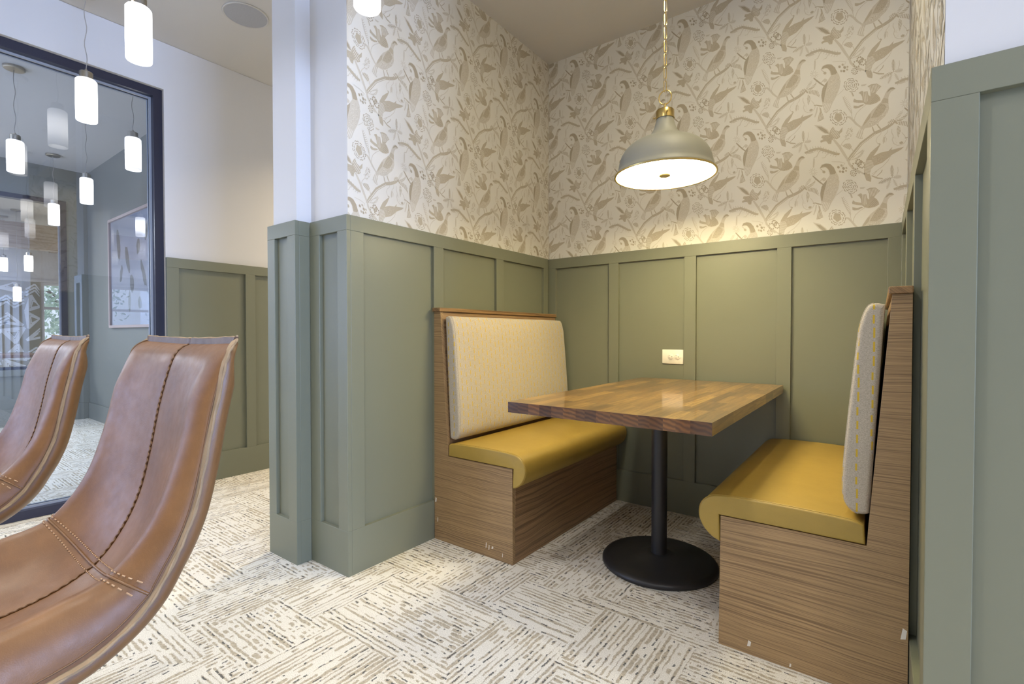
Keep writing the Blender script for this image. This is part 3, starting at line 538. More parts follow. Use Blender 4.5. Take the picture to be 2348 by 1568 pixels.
# ------------------------------------------------------------------ wallpaper print
WP = json.loads('''[["L",1,46,[-74,-3494,52,-3300,202,-3100,426,-2809,698,-2619,941,-2451,1183,-2382,1374,-2300,1516,-2205,1633,-2103]],["L",3,8,[-24,-3421,203,-3142,426,-2851,698,-2660,942,-2493]],["L",0,30,[-74,-3494,-22,-3676,133,-3910,362,-4160]],["L",0,34,[-647,2318,-424,1947,-258,1599,-106,1290]],["L",0,22,[-92,1253,-37,1042,125,829,365,625,549,471]],["L",0,26,[382,-2045,218,-1858,90,-1653,-39,-1489,-142,-1445]],["L",0,9,[153,-1672,165,-1535,239,-1362,388,-1212,586,-1078]],["L",0,8,[90,-1681,37,-1385,9,-1153]],["P",0,[1656,-653,1572,-559,1478,-541,1383,-591,1289,-751,1242,-899,1148,-1088,980,-1254,810,-1395,689,-1552,567,-1765,420,-2028,296,-2244,197,-2440,273,-2531,400,-2607,475,-2627,484,-2268,545,-2147,768,-2154,963,-2073,1107,-1950,1274,-1808,1380,-1649,1426,-1473,1401,-1248,1399,-1003,1433,-852,1503,-739,1597,-702]],["P",2,[1644,-650,1561,-568,1478,-563,1384,-646,1337,-766,1384,-727,1479,-650,1573,-654]],["P",1,[1231,-950,1399,-1030,1401,-1235,1149,-1170,1160,-1064]],["P",1,[1100,-1155,1269,-1235,1342,-1366,1248,-1582,1033,-1764,764,-1740,837,-1596,957,-1357]],["P",1,[689,-1579,787,-1498,740,-1732,593,-1911,470,-2042,518,-1861]],["D",2,60,14,[1101,-1182,1270,-1262,1319,-1413,1201,-1622,1033,-1764,789,-1719,837,-1596,957,-1385]],["D",3,70,13,[1269,-1207,1401,-1248,1415,-1469,1368,-1646,1155,-1882,938,-2038,594,-2077,691,-1856,1033,-1819,1272,-1589]],["D",1,60,14,[1269,-1207,1401,-1248,1415,-1469,1368,-1646,1155,-1882,938,-2038,594,-2077,691,-1856,1033,-1819,1272,-1589]],["H",3,75,26,9,[420,-2084,484,-2268,474,-2599,273,-2503,210,-2429,296,-2244]],["L",1,16,[829,-2158,880,-2351,929,-2448]],["L",1,16,[999,-2083,1085,-2245,1159,-2361]],["L",0,9,[1059,-1963,1048,-2097]],["P",1,[629,-248,776,-200,971,-224,1142,-404,1022,-528,926,-662,1024,-762,1098,-908,1111,-1022,954,-1109,735,-1124,561,-1056,461,-942,434,-670,383,-548,294,-459,369,-413,431,-392,482,-463,631,-470,669,-662,744,-741,742,-492,691,-338]],["P",1,[132,-672,209,-752,460,-845,511,-972,286,-916,108,-833,95,-772]],["P",1,[110,-987,287,-1055,462,-1026,524,-1064,338,-1141,187,-1150,111,-1099]],["H",3,100,17,5,[678,-278,972,-252,1118,-396,950,-587,779,-614]],["H",3,95,18,5,[457,-455,631,-498,658,-824,623,-1006,485,-908]],["H",2,50,20,6,[927,-689,1086,-932,930,-1074,734,-1096,782,-891]],["L",2,9,[69,-34,70,-56,63,-74,47,-83,29,-82]],["L",2,9,[-16,-61,-32,-45,-44,-23,-47,-1,-41,17]],["L",2,9,[-15,45,3,50,25,44,45,27,58,4]],["L",2,9,[125,-108,121,-134,107,-153,86,-161,61,-158]],["L",2,9,[28,-156,5,-158,-19,-149,-41,-129,-58,-104]],["L",2,9,[-85,-65,-103,-45,-114,-20,-116,4,-110,25]],["L",2,9,[-96,81,-88,107,-70,125,-45,130,-17,123]],["L",2,9,[0,120,21,122,44,114,65,96,80,72]],["L",2,9,[118,14,137,-16,146,-49,142,-80,128,-102]],["L",2,9,[115,-230,97,-249,73,-257,44,-249,16,-229]],["L",2,9,[-44,-200,-70,-194,-95,-178,-112,-152,-122,-122]],["L",2,9,[-155,-64,-177,-36,-190,-4,-190,26,-179,52]],["L",2,9,[-177,75,-184,107,-181,134,-166,152,-142,159]],["L",2,9,[-98,192,-77,214,-49,222,-16,213,16,191]],["L",2,9,[40,181,71,177,101,160,124,131,140,96]],["L",2,9,[175,37,198,9,212,-22,213,-54,203,-81]],["L",2,9,[199,-126,204,-156,199,-182,183,-197,159,-202]],["L",2,9,[57,-317,31,-330,3,-329,-26,-309,-50,-277]],["L",2,9,[-132,-210,-167,-193,-195,-166,-210,-130,-213,-91]],["L",2,9,[-227,-58,-254,-22,-269,16,-267,53,-251,83]],["L",2,9,[-244,134,-253,173,-248,205,-227,223,-197,229]],["L",2,9,[-146,267,-128,296,-100,310,-65,304,-29,282]],["L",2,9,[-21,280,9,290,42,285,74,261,100,225]],["L",2,9,[151,180,188,160,220,128,237,86,242,43]],["L",2,9,[259,-3,282,-36,295,-71,290,-102,273,-127]],["L",2,9,[260,-195,266,-231,259,-259,238,-273,209,-275]],["L",2,9,[186,-292,170,-324,144,-341,109,-338,72,-319]],["L",1,20,[41,-377,93,-534]],["P",0,[379,-111,616,-133,529,-202,405,-189]],["P",1,[-322,-1420,-314,-1500,-362,-1534,-407,-1554,-447,-1600,-506,-1583,-547,-1513,-593,-1467,-643,-1404,-635,-1328,-609,-1274,-605,-1200,-566,-1152,-505,-1180,-455,-1195,-393,-1204,-355,-1274,-349,-1351]],["L",2,9,[-257,-1518,-249,-1548,-252,-1572,-268,-1586,-292,-1589]],["L",2,9,[-334,-1626,-343,-1650,-358,-1663,-380,-1661,-405,-1647]],["L",2,9,[-448,-1645,-471,-1656,-495,-1655,-519,-1639,-538,-1612]],["L",2,9,[-556,-1600,-585,-1596,-610,-1581,-628,-1554,-637,-1522]],["L",2,9,[-661,-1486,-687,-1466,-704,-1440,-709,-1411,-702,-1383]],["L",2,9,[-708,-1339,-724,-1311,-729,-1286,-720,-1266,-700,-1253]],["L",2,9,[-673,-1195,-669,-1163,-655,-1140,-629,-1132,-598,-1138]],["L",2,9,[-588,-1135,-574,-1114,-555,-1105,-531,-1112,-506,-1132]],["L",2,9,[-438,-1154,-407,-1156,-378,-1170,-354,-1198,-339,-1232]],["L",2,9,[-324,-1250,-298,-1265,-277,-1288,-269,-1317,-271,-1346]],["L",2,9,[-253,-1411,-236,-1436,-229,-1461,-236,-1482,-253,-1498]],["L",2,9,[-279,-1702,-285,-1733,-301,-1751,-327,-1749,-357,-1732]],["L",2,9,[-358,-1732,-372,-1757,-392,-1767,-416,-1757,-442,-1732]],["L",2,9,[-503,-1715,-534,-1723,-565,-1716,-591,-1690,-610,-1652]],["L",2,9,[-627,-1638,-660,-1631,-688,-1612,-704,-1581,-708,-1544]],["L",2,9,[-746,-1477,-775,-1454,-793,-1426,-794,-1397,-781,-1369]],["L",2,9,[-787,-1327,-808,-1298,-816,-1270,-806,-1249,-783,-1235]],["L",2,9,[-778,-1212,-791,-1178,-789,-1150,-772,-1136,-743,-1133]],["L",2,9,[-688,-1077,-681,-1045,-664,-1026,-637,-1027,-606,-1044]],["L",2,9,[-589,-1041,-570,-1018,-545,-1010,-516,-1022,-488,-1050]],["L",2,9,[-445,-1066,-418,-1057,-392,-1062,-370,-1085,-355,-1119]],["L",2,9,[-298,-1172,-265,-1185,-239,-1208,-226,-1241,-225,-1278]],["L",2,9,[-226,-1275,-196,-1297,-176,-1326,-173,-1357,-183,-1388]],["L",2,9,[-174,-1447,-153,-1484,-146,-1519,-158,-1547,-183,-1565]],["L",2,9,[-195,-1600,-187,-1635,-192,-1662,-212,-1673,-242,-1672]],["L",0,11,[-313,-461,-277,-535]],["L",0,11,[-236,-457,-277,-535]],["L",0,11,[-299,-532,-249,-610]],["L",0,11,[-190,-539,-249,-610]],["L",0,11,[-282,-604,-220,-686]],["L",0,11,[-146,-619,-220,-686]],["L",0,11,[-263,-677,-191,-762]],["L",0,11,[-107,-698,-191,-762]],["L",0,11,[-239,-751,-163,-837]],["L",0,11,[-73,-775,-163,-837]],["L",0,11,[-212,-827,-134,-912]],["L",0,11,[-43,-851,-134,-912]],["L",0,11,[-180,-903,-106,-988]],["L",0,11,[-18,-925,-106,-988]],["L",0,11,[-145,-980,-77,-1063]],["L",0,11,[3,-997,-77,-1063]],["L",0,11,[-107,-1059,-49,-1138]],["L",0,11,[19,-1069,-49,-1138]],["L",0,11,[-65,-1138,-20,-1213]],["L",0,11,[32,-1139,-20,-1213]],["L",0,11,[-21,-1217,8,-1288]],["L",0,11,[42,-1208,8,-1288]],["L",0,11,[24,-1297,36,-1363]],["L",0,11,[50,-1277,36,-1363]],["D",0,45,24,[-36,-1898,93,-2047,107,-2303,45,-2398,-107,-2554,-289,-2364,-162,-2173]],["D",1,14,18,[-36,-1898,93,-2047,107,-2303,45,-2398,-107,-2554,-289,-2364,-162,-2173]],["L",0,10,[-198,-2487,-313,-2612,-376,-2766]],["P",0,[-299,-2786,-131,-2745,-3,-2765,49,-2905,-27,-2998,-156,-2908]],["H",1,60,22,7,[-299,-2786,-131,-2745,-3,-2765,49,-2905,-27,-2998,-156,-2908]],["L",0,10,[23,-2899,101,-3059,102,-3158]],["L",0,9,[79,-3475,204,-3310,404,-3207,529,-3170]],["L",0,9,[79,-3489,281,-3469,431,-3367,529,-3170]],["L",0,9,[104,-3481,306,-3420,480,-3241]],["P",0,[1922,-1691,1817,-1727,1725,-1861,1633,-2049,1703,-2097,1819,-1942,1911,-1809]],["H",3,-30,20,8,[1922,-1691,1817,-1727,1725,-1861,1633,-2049,1703,-2097,1819,-1942,1911,-1809]],["P",1,[2096,-1784,2086,-1941,2006,-2051,1844,-2165,1680,-2144,1727,-2077,1889,-1990,2028,-1897]],["H",3,-20,20,8,[2096,-1784,2086,-1941,2006,-2051,1844,-2165,1680,-2144,1727,-2077,1889,-1990,2028,-1897]],["P",1,[1751,-2165,1961,-2172,2146,-2253,2204,-2403,2252,-2616,2148,-2520,2009,-2400,1775,-2293]],["H",3,80,20,8,[1751,-2165,1961,-2172,2146,-2253,2204,-2403,2252,-2616,2148,-2520,2009,-2400,1775,-2293]],["P",1,[1752,-2313,1835,-2431,1860,-2572,1814,-2721,1769,-2884,1727,-2697,1707,-2502]],["H",3,10,20,8,[1752,-2313,1835,-2431,1860,-2572,1814,-2721,1769,-2884,1727,-2697,1707,-2502]],["P",1,[1608,-1988,1490,-1994,1396,-2089,1373,-2232,1492,-2198,1610,-2123]],["H",3,60,20,8,[1608,-1988,1490,-1994,1396,-2089,1373,-2232,1492,-2198,1610,-2123]],["L",1,26,[1633,-2103,1728,-2225]],["L",0,8,[1541,-2429,1531,-2561,1591,-2740,1558,-2921,1618,-3099,1737,-3199,1877,-3209,1992,-3146,2060,-3003,1990,-2823,1895,-2663]],["D",0,30,9,[1591,-2740,1710,-2827,1759,-3137,1642,-3106,1569,-2924]],["P",1,[1806,-3096,1875,-3047,1957,-3096,1923,-3167,1830,-3169]],["L",1,14,[2014,-2937,2106,-2936,2221,-3007,2336,-3065]],["P",1,[1043,-2973,1091,-2953,1140,-2999,1097,-3029]],["P",0,[1246,-2686,1306,-2744,1296,-2932,1237,-3025,1211,-2882]],["L",0,7,[1387,-2412,1388,-2521,1281,-2655,1355,-2811,1332,-2969]],["L",0,7,[1016,-2664,969,-2816,1043,-2987]],["L",0,7,[1183,-2382,1136,-2560,1016,-2664]],["L",2,20,[1990,-1613,2119,-1778,2257,-1940,2418,-2107]],["L",1,9,[2269,-1930,2370,-1841,2438,-1809]],["P",0,[2347,-1821,2438,-1756,2540,-1840,2507,-1935,2417,-1948]],["L",0,9,[2058,-1439,2173,-1475]],["L",0,9,[2049,-1472,2147,-1567]],["L",0,9,[2025,-1489,2074,-1614]],["L",0,9,[1993,-1485,1978,-1600]],["L",0,9,[1963,-1460,1888,-1529]],["L",0,9,[1945,-1423,1834,-1423]],["L",0,9,[1944,-1385,1832,-1317]],["L",0,9,[1961,-1359,1884,-1244]],["L",0,9,[1991,-1352,1972,-1227]],["L",0,9,[2023,-1367,2069,-1272]],["L",0,9,[2048,-1399,2144,-1363]],["P",1,[1151,1732,1027,1447,877,1217,1130,1319,1429,1340,1564,1485,1533,1360,1978,1400,1871,1295,1555,1142,1408,1007,1210,855,907,767,806,643,757,438,815,230,799,62,630,161,536,475,547,758,621,1145,773,1409,950,1568]],["H",3,0,17,6,[562,499,560,753,621,1081,828,1045,907,767,806,643,757,438]],["D",3,60,8,[750,1133,878,1154,1256,1213,1209,887,907,783]],["D",2,30,10,[903,1145,1256,1244,1209,949,982,868]],["L",0,8,[1530,1135,1409,883,1212,668,961,499,834,413]],["L",1,12,[1213,527,1176,430,1014,278]],["L",0,12,[1011,514,886,366]],["L",1,20,[835,334,1040,192,1217,137]],["L",1,9,[1578,117,1560,663]],["L",1,9,[1576,178,1614,217]],["L",1,9,[1576,178,1534,239]],["L",1,9,[1574,238,1622,288]],["L",1,9,[1574,238,1521,316]],["L",1,9,[1572,299,1626,354]],["L",1,9,[1572,299,1513,387]],["L",1,9,[1570,359,1626,417]],["L",1,9,[1570,359,1509,451]],["L",1,9,[1568,420,1622,475]],["L",1,9,[1568,420,1509,507]],["L",1,9,[1566,481,1613,529]],["L",1,9,[1566,481,1514,557]],["L",1,9,[1564,541,1601,579]],["L",1,9,[1564,541,1524,601]],["L",1,9,[1562,602,1586,626]],["L",1,9,[1562,602,1536,641]],["L",1,9,[1578,117,1080,-56]],["L",1,9,[1523,98,1469,136]],["L",1,9,[1523,98,1507,35]],["L",1,9,[1468,79,1400,127]],["L",1,9,[1468,79,1448,0]],["L",1,9,[1414,60,1336,114]],["L",1,9,[1414,60,1390,-29]],["L",1,9,[1358,41,1278,97]],["L",1,9,[1358,41,1334,-52]],["L",1,9,[1303,22,1226,75]],["L",1,9,[1303,22,1280,-67]],["L",1,9,[1248,2,1180,50]],["L",1,9,[1248,2,1227,-75]],["L",1,9,[1192,-17,1139,20]],["L",1,9,[1192,-17,1176,-78]],["L",1,9,[1136,-36,1102,-12]],["L",1,9,[1136,-36,1126,-75]],["L",0,9,[1590,113,1895,109]],["L",0,9,[1629,113,1679,58]],["L",0,9,[1629,113,1659,166]],["L",0,9,[1667,112,1730,44]],["L",0,9,[1667,112,1705,179]],["L",0,9,[1705,112,1775,36]],["L",0,9,[1705,112,1747,185]],["L",0,9,[1743,111,1813,36]],["L",0,9,[1743,111,1785,185]],["L",0,9,[1781,111,1844,43]],["L",0,9,[1781,111,1819,177]],["L",0,9,[1819,110,1869,56]],["L",0,9,[1819,110,1849,163]],["L",0,9,[1857,110,1889,75]],["L",0,9,[1857,110,1876,143]],["L",0,9,[1517,74,1385,-350]],["L",0,9,[1500,21,1459,10]],["L",0,9,[1500,21,1520,-36]],["L",0,9,[1484,-32,1432,-46]],["L",0,9,[1484,-32,1508,-104]],["L",0,9,[1467,-85,1410,-100]],["L",0,9,[1467,-85,1494,-164]],["L",0,9,[1451,-138,1394,-153]],["L",0,9,[1451,-138,1478,-217]],["L",0,9,[1434,-191,1383,-205]],["L",0,9,[1434,-191,1459,-263]],["L",0,9,[1418,-244,1377,-255]],["L",0,9,[1418,-244,1437,-301]],["L",0,9,[1401,-297,1375,-304]],["L",0,9,[1401,-297,1414,-334]],["L",0,9,[1615,43,1742,-303]],["L",0,9,[1637,-15,1622,-68]],["L",0,9,[1637,-15,1683,-49]],["L",0,9,[1658,-72,1639,-139]],["L",0,9,[1658,-72,1716,-115]],["L",0,9,[1679,-130,1660,-199]],["L",0,9,[1679,-130,1738,-173]],["L",0,9,[1700,-188,1684,-246]],["L",0,9,[1700,-188,1750,-224]],["L",0,9,[1721,-246,1710,-283]],["L",0,9,[1721,-246,1753,-269]],["L",0,8,[1769,548,1783,359,1736,190]],["P",0,[1644,-366,1766,-342,1961,-370,2010,-477,1817,-510,1670,-451]],["P",0,[-1473,3234,-1158,3109,-916,2872,-789,2630,-1013,2693,-1241,2908]],["P",2,[-1343,3127,-1157,3052,-958,2855,-845,2650,-1013,2736,-1199,2925]],["P",1,[-790,2827,-681,2950,-596,2756,-445,2668,-310,2830,-322,2624,-430,2533,-401,2393,-537,2312,-648,2383,-725,2345,-756,2153,-868,2172,-953,2320,-1066,2333,-1179,2300,-1200,2396,-1067,2449,-1158,2531,-1125,2635,-984,2617,-844,2617]],["H",3,60,22,6,[-790,2827,-681,2934,-596,2756,-458,2657,-428,2403,-593,2364,-761,2620]],["D",2,26,14,[-1125,2618,-872,2594,-676,2393,-785,2202,-926,2350]],["L",1,38,[-1810,1960,-1578,2027,-1262,2037,-921,1849,-586,1644,-448,1605]],["L",0,11,[-1693,1982,-1735,2124]],["L",0,11,[-1693,1982,-1762,1864]],["L",0,11,[-1583,2012,-1625,2153]],["L",0,11,[-1583,2012,-1652,1894]],["L",0,11,[-1474,2042,-1515,2183]],["L",0,11,[-1474,2042,-1542,1925]],["L",0,11,[-1365,2038,-1406,2179]],["L",0,11,[-1365,2038,-1433,1921]],["L",0,11,[-1256,2028,-1297,2168]],["L",0,11,[-1256,2028,-1323,1911]],["L",0,11,[-1148,1991,-1189,2131]],["L",0,11,[-1148,1991,-1215,1875]],["L",0,11,[-1040,1922,-1080,2061]],["L",0,11,[-1040,1922,-1106,1806]],["L",0,11,[-932,1853,-973,1991]],["L",0,11,[-932,1853,-999,1736]],["L",0,11,[-825,1774,-866,1912]],["L",0,11,[-825,1774,-891,1658]],["L",0,11,[-719,1705,-759,1843]],["L",0,11,[-719,1705,-785,1590]],["L",0,11,[-613,1654,-653,1791]],["L",0,11,[-613,1654,-679,1538]],["L",0,11,[-509,1618,-548,1755]],["L",0,11,[-509,1618,-573,1503]],["L",0,14,[-1232,1911,-1344,1666,-1459,1637]],["L",0,10,[-892,1747,-1003,1553,-1115,1557]],["L",0,24,[-1453,1585,-1457,1403,-1466,1189]],["P",0,[-1210,1075,-1141,1235,-1000,1272,-832,1234,-663,1049,-550,785,-452,558,-408,285,-447,-29,-567,-353,-730,-668,-839,-951,-965,-1060,-1050,-977,-1124,-593,-1184,-244,-1159,47,-1075,255,-909,502,-798,665,-857,947,-970,1081,-1111,1076]],["P",2,[-1196,1087,-1112,1226,-944,1254,-775,1193,-635,1007,-544,750,-604,687,-771,690,-823,903,-928,1068,-1055,1131]],["P",2,[-908,469,-935,279,-1016,-60,-1083,-505,-1125,-493,-1177,-147,-1131,172,-1048,313]],["D",3,95,11,[-851,320,-715,640,-451,493,-422,224,-460,-25,-731,-635,-1040,-550,-932,-52]],["D",1,70,14,[-851,320,-715,640,-451,493,-422,224,-460,-25,-731,-635,-1040,-550,-932,-52]],["H",3,70,22,8,[-1097,-534,-758,-660,-840,-902,-965,-1033,-1050,-944]],["P",1,[-971,851,-996,802,-1053,806,-1100,860,-1100,923,-1054,947,-996,915]],["L",1,9,[-1182,1049,-1067,930]],["L",1,12,[-1410,-547,-1124,-659]],["P",1,[-1252,-674,-1180,-777,-1150,-951,-1047,-1293,-1189,-1356,-1323,-1365,-1277,-1084,-1221,-899]],["H",3,80,18,6,[-1163,-981,-1061,-1289,-1303,-1344,-1262,-1088]],["L",0,18,[-1337,-684,-1364,-894,-1434,-1110]],["L",0,7,[-540,-329,-404,-237,-282,-126]],["P",2,[474,1003,457,973,423,984,406,1026,423,1056,457,1044]],["P",2,[450,929,433,899,399,910,382,952,399,982,433,970]],["P",2,[388,906,372,875,337,887,320,928,337,959,371,947]],["P",2,[317,944,300,914,266,925,249,967,266,997,300,985]],["P",2,[270,1026,253,996,219,1007,201,1049,218,1079,253,1068]],["P",2,[269,1114,252,1084,218,1095,200,1137,218,1167,252,1155]],["P",2,[315,1166,298,1135,264,1147,246,1189,264,1219,298,1207]],["P",2,[386,1157,369,1127,335,1139,317,1180,335,1211,369,1199]],["P",2,[449,1093,432,1063,398,1074,380,1116,397,1146,432,1134]],["P",2,[590,870,573,840,539,851,522,893,539,923,573,911]],["P",2,[564,789,547,759,513,770,496,811,513,842,547,830]],["P",2,[496,763,479,733,445,744,428,785,445,816,479,804]],["P",2,[418,805,402,774,367,786,350,827,367,857,401,846]],["P",2,[367,895,350,864,316,876,298,917,315,948,350,936]],["P",2,[366,991,349,961,315,972,297,1014,314,1044,349,1032]],["P",2,[416,1048,399,1018,365,1029,348,1071,365,1101,399,1089]],["P",2,[493,1039,477,1009,443,1020,425,1062,442,1092,477,1080]],["P",2,[562,969,545,939,511,950,494,992,511,1022,545,1010]],["P",2,[352,852,337,824,305,834,289,873,305,901,337,890]],["P",2,[319,763,304,735,272,745,256,784,272,812,304,801]],["P",2,[237,748,222,720,190,730,174,769,190,797,222,786]],["P",2,[154,816,139,788,107,798,90,837,106,865,139,854]],["P",2,[119,927,103,899,71,909,55,948,71,976,103,965]],["P",2,[152,1016,137,988,105,998,89,1037,105,1065,137,1054]],["P",2,[235,1031,219,1002,187,1013,171,1052,187,1080,219,1069]],["P",2,[317,962,302,934,270,945,254,983,270,1011,302,1000]],["P",1,[414,991,402,970,379,978,367,1007,378,1028,402,1020]],["P",1,[372,954,361,933,337,941,325,969,337,990,361,982]],["P",1,[330,1019,318,998,294,1005,282,1034,294,1055,318,1047]],["P",1,[371,1056,360,1035,336,1043,324,1072,336,1093,360,1084]],["P",2,[269,544,254,518,225,527,210,562,225,588,254,578]],["P",2,[245,469,230,443,201,452,186,488,201,513,230,504]],["P",2,[182,445,168,419,138,428,123,463,138,489,167,479]],["P",2,[110,482,96,456,66,465,51,501,66,527,96,517]],["P",2,[62,564,48,538,18,548,4,583,18,609,48,599]],["P",2,[62,653,47,626,18,636,3,671,17,697,47,688]],["P",2,[108,705,94,679,64,689,49,724,64,750,93,740]],["P",2,[180,698,165,672,136,681,121,717,136,742,165,733]],["P",2,[243,634,229,608,199,617,185,653,199,678,228,669]],["P",1,[202,564,190,543,166,551,154,580,166,601,190,593]],["P",1,[172,522,160,501,136,509,124,538,136,559,160,551]],["P",1,[121,558,109,537,85,544,73,573,85,595,109,587]],["P",1,[120,622,108,601,84,609,72,638,84,659,108,651]],["P",1,[170,626,159,605,135,613,123,642,135,663,159,655]],["P",2,[-401,965,-428,918,-483,935,-511,1001,-484,1048,-428,1030]],["P",1,[-285,1025,-309,982,-358,998,-383,1057,-358,1100,-309,1083]],["P",2,[-191,866,-221,813,-280,833,-311,905,-281,957,-221,936]],["P",1,[-100,869,-121,831,-164,845,-186,897,-164,935,-121,920]],["P",1,[-336,750,-361,707,-410,723,-435,781,-410,824,-361,808]],["P",2,[-222,714,-249,666,-303,684,-331,749,-304,796,-249,778]],["P",1,[-112,744,-133,706,-176,720,-198,772,-177,809,-133,795]],["L",0,8,[-306,935,-199,1127,-417,1230,-721,1297]],["L",0,10,[3,-323,72,-535]],["L",0,9,[-66,1244,120,1343,304,1473,486,1602]],["L",0,9,[15,1218,227,1244,410,1406,486,1602]],["P",0,[-315,1975,-154,2031,-19,2001,62,1844,10,1734,-179,1847]],["H",1,60,22,7,[-315,1975,-154,2031,-19,2001,62,1844,10,1734,-179,1847]]]''')
CX, CZ, DZ = .3478, .4715, -.2375
def clip_tri(poly, x0, x1, y0, y1):
    for ax, v, s in ((0, x0, 1), (0, x1, -1), (1, y0, 1), (1, y1, -1)):
        out = []
        for i in range(len(poly)):
            a, b = poly[i], poly[(i+1) % len(poly)]
            da, db = (a[ax]-v)*s, (b[ax]-v)*s
            if da >= 0: out.append(a)
            if (da >= 0) != (db >= 0):
                t = da/(da-db); out.append((a[0]+(b[0]-a[0])*t, a[1]+(b[1]-a[1])*t))
        poly = out
        if len(poly) < 3: return None
    return poly
def inside(pt, poly):
    x, y = pt; r = False
    for i in range(len(poly)):
        (x0, y0), (x1, y1) = poly[i-1], poly[i]
        if (y0 > y) != (y1 > y) and x < (x1-x0)*(y-y0)/(y1-y0)+x0: r = not r
    return r
def cell_polys():
    out = []; rr = random.Random(3)
    for lay, e in enumerate(WP):
        k, t = e[0], e[1]
        raw = [v/1e4 for v in e[-1]]; pts = list(zip(raw[::2], raw[1::2]))
        lw = 3.1e-4
        if k == 'P':
            tr = tessellate_polygon([[Vector((p[0], p[1], 0)) for p in pts]])
            for f in tr: out.append((t, lay, [pts[i] for i in f]))
        elif k == 'L':
            w = e[2]*lw/2; n_ = len(pts); lf = []; rg = []
            for q in range(n_):
                d0 = Vector(pts[q])-Vector(pts[q-1]) if q else None; d1 = Vector(pts[q+1])-Vector(pts[q]) if q < n_-1 else None
                d = ((d0.normalized() if d0 and d0.length > 1e-7 else Vector((0, 0)))+(d1.normalized() if d1 and d1.length > 1e-7 else Vector((0, 0))))
                d = d.normalized() if d.length > 1e-6 else Vector((1, 0)); ex = w*.6*(-1 if q == 0 else (1 if q == n_-1 else 0)); tw = w*(.75 if q in (0, n_-1) else 1)
                lf.append((pts[q][0]-d.y*tw+d.x*ex, pts[q][1]+d.x*tw+d.y*ex)); rg.append((pts[q][0]+d.y*tw+d.x*ex, pts[q][1]-d.x*tw+d.y*ex))
            for q in range(n_-1): out.append((t, lay, [lf[q], rg[q], rg[q+1], lf[q+1]]))
        elif k == 'D':
            n, s = e[2], e[3]*lw/2
            xs = [p[0] for p in pts]; ys = [p[1] for p in pts]; c = 0; tries = 0
            while c < n and tries < n*8:
                tries += 1; x, y = rr.uniform(min(xs), max(xs)), rr.uniform(min(ys), max(ys))
                if not inside((x, y), pts): continue
                c += 1; a = rr.uniform(0, PI); ss = s*rr.uniform(.7, 1.2)
                out.append((t, lay+.12*(c % 7), [(x+ss*math.cos(a), y+ss*math.sin(a)), (x-ss*.5*math.sin(a), y+ss*.5*math.cos(a)), (x-ss*math.cos(a), y-ss*math.sin(a)), (x+ss*.5*math.sin(a), y-ss*.5*math.cos(a))]))
        elif k == 'H':
            ang, sp, w = math.radians(e[2]), e[3]*lw, e[4]*lw/2
            ca, sa = math.cos(ang), math.sin(ang)
            rot = [(p[0]*ca+p[1]*sa, -p[0]*sa+p[1]*ca) for p in pts]
            y = min(p[1] for p in rot)+sp*.6
            while y < max(p[1] for p in rot):
                xs = sorted((b[0]-a[0])*(y-a[1])/(b[1]-a[1])+a[0] for a, b in zip(rot, rot[1:]+rot[:1]) if (a[1] > y) != (b[1] > y))
                for x0, x1 in zip(xs[::2], xs[1::2]):
                    q = [(x0, y-w), (x1, y-w), (x1, y+w), (x0, y+w)]
                    out.append((t, lay, [(p[0]*ca-p[1]*sa, p[0]*sa+p[1]*ca) for p in q]))
                y += sp
    return out
CELL = cell_polys()
def wallpaper(par, name, u0, u1, z0, z1, ou, oz, place, edge=None):
    # ground sheet of the paper, then the printed motifs clipped at the edges of the sheet
    V = []; F = []; FM = []
    seen = set()
    for i in range(-12, 13):
        for j in range(-14, 15):
            bu, bz = ou+i*CX, oz+i*DZ+j*CZ
            if bu < u0-.45 or bu > u1+.45 or bz < z0-.45 or bz > z1+.45: continue
            for t, lay, pl in CELL:
                q = [(p[0]+bu, p[1]+bz) for p in pl]
                xs = [p[0] for p in q]; ys = [p[1] for p in q]
                if max(xs) < u0 or min(xs) > u1 or max(ys) < z0 or min(ys) > z1: continue
                if min(xs) < u0 or max(xs) > u1 or min(ys) < z0 or max(ys) > z1:
                    q = clip_tri(q, u0, u1, z0, z1)
                    if not q: continue
                k = len(V); off = .0003+(lay % 48)*.000009
                V += [place(a, b, off) for a, b in q]; F.append(tuple(range(k, k+len(q)))); FM.append(t)
    o = mesh_obj(name, V, F, None, par, mats=[M['ink0'], M['ink1'], M['ink2'], M['paper']], fm=FM)
    o['label'] = 'taupe birds, flowers and branches printed on the cream paper'; return o
def sheet(par, pts):
    o = mesh_obj('wallpaper', pts, [(0,1,2,3)], M['paper'], par); return o
e_ = .0004
sheet(wl, [(-TC+e_,-1.5425,HW),(-TC+e_,TC-.001,HW),(-TC+e_,TC-.001,AC),(-TC+e_,-1.5425,AC)])
sheet(wb, [(-TC+.001,TC-e_,HW),(WX+TC-.001,TC-e_,HW),(WX+TC-.001,TC-e_,AC),(-TC+.001,TC-e_,AC)])
sheet(wr, [(WX+TC-e_,-1.5655,HW),(WX+TC-e_,TC-.001,HW),(WX+TC-e_,TC-.001,AC),(WX+TC-e_,-1.5655,AC)])
wallpaper(wb, 'wallpaper_print', -TC+.002, WX+TC-.002, HW, AC, 1.3008, 2.4176, lambda u, z, o: (u, TC-e_-o, z))
wallpaper(wl, 'wallpaper_print', -1.5425, TC-.002, HW, AC, -1.437, 2.4085, lambda u, z, o: (-TC+e_+o, u, z))
wallpaper(wr, 'wallpaper_print', -1.5655, TC-.002, HW, AC, -.72, 2.33, lambda u, z, o: (WX+TC-e_-o, u, z))

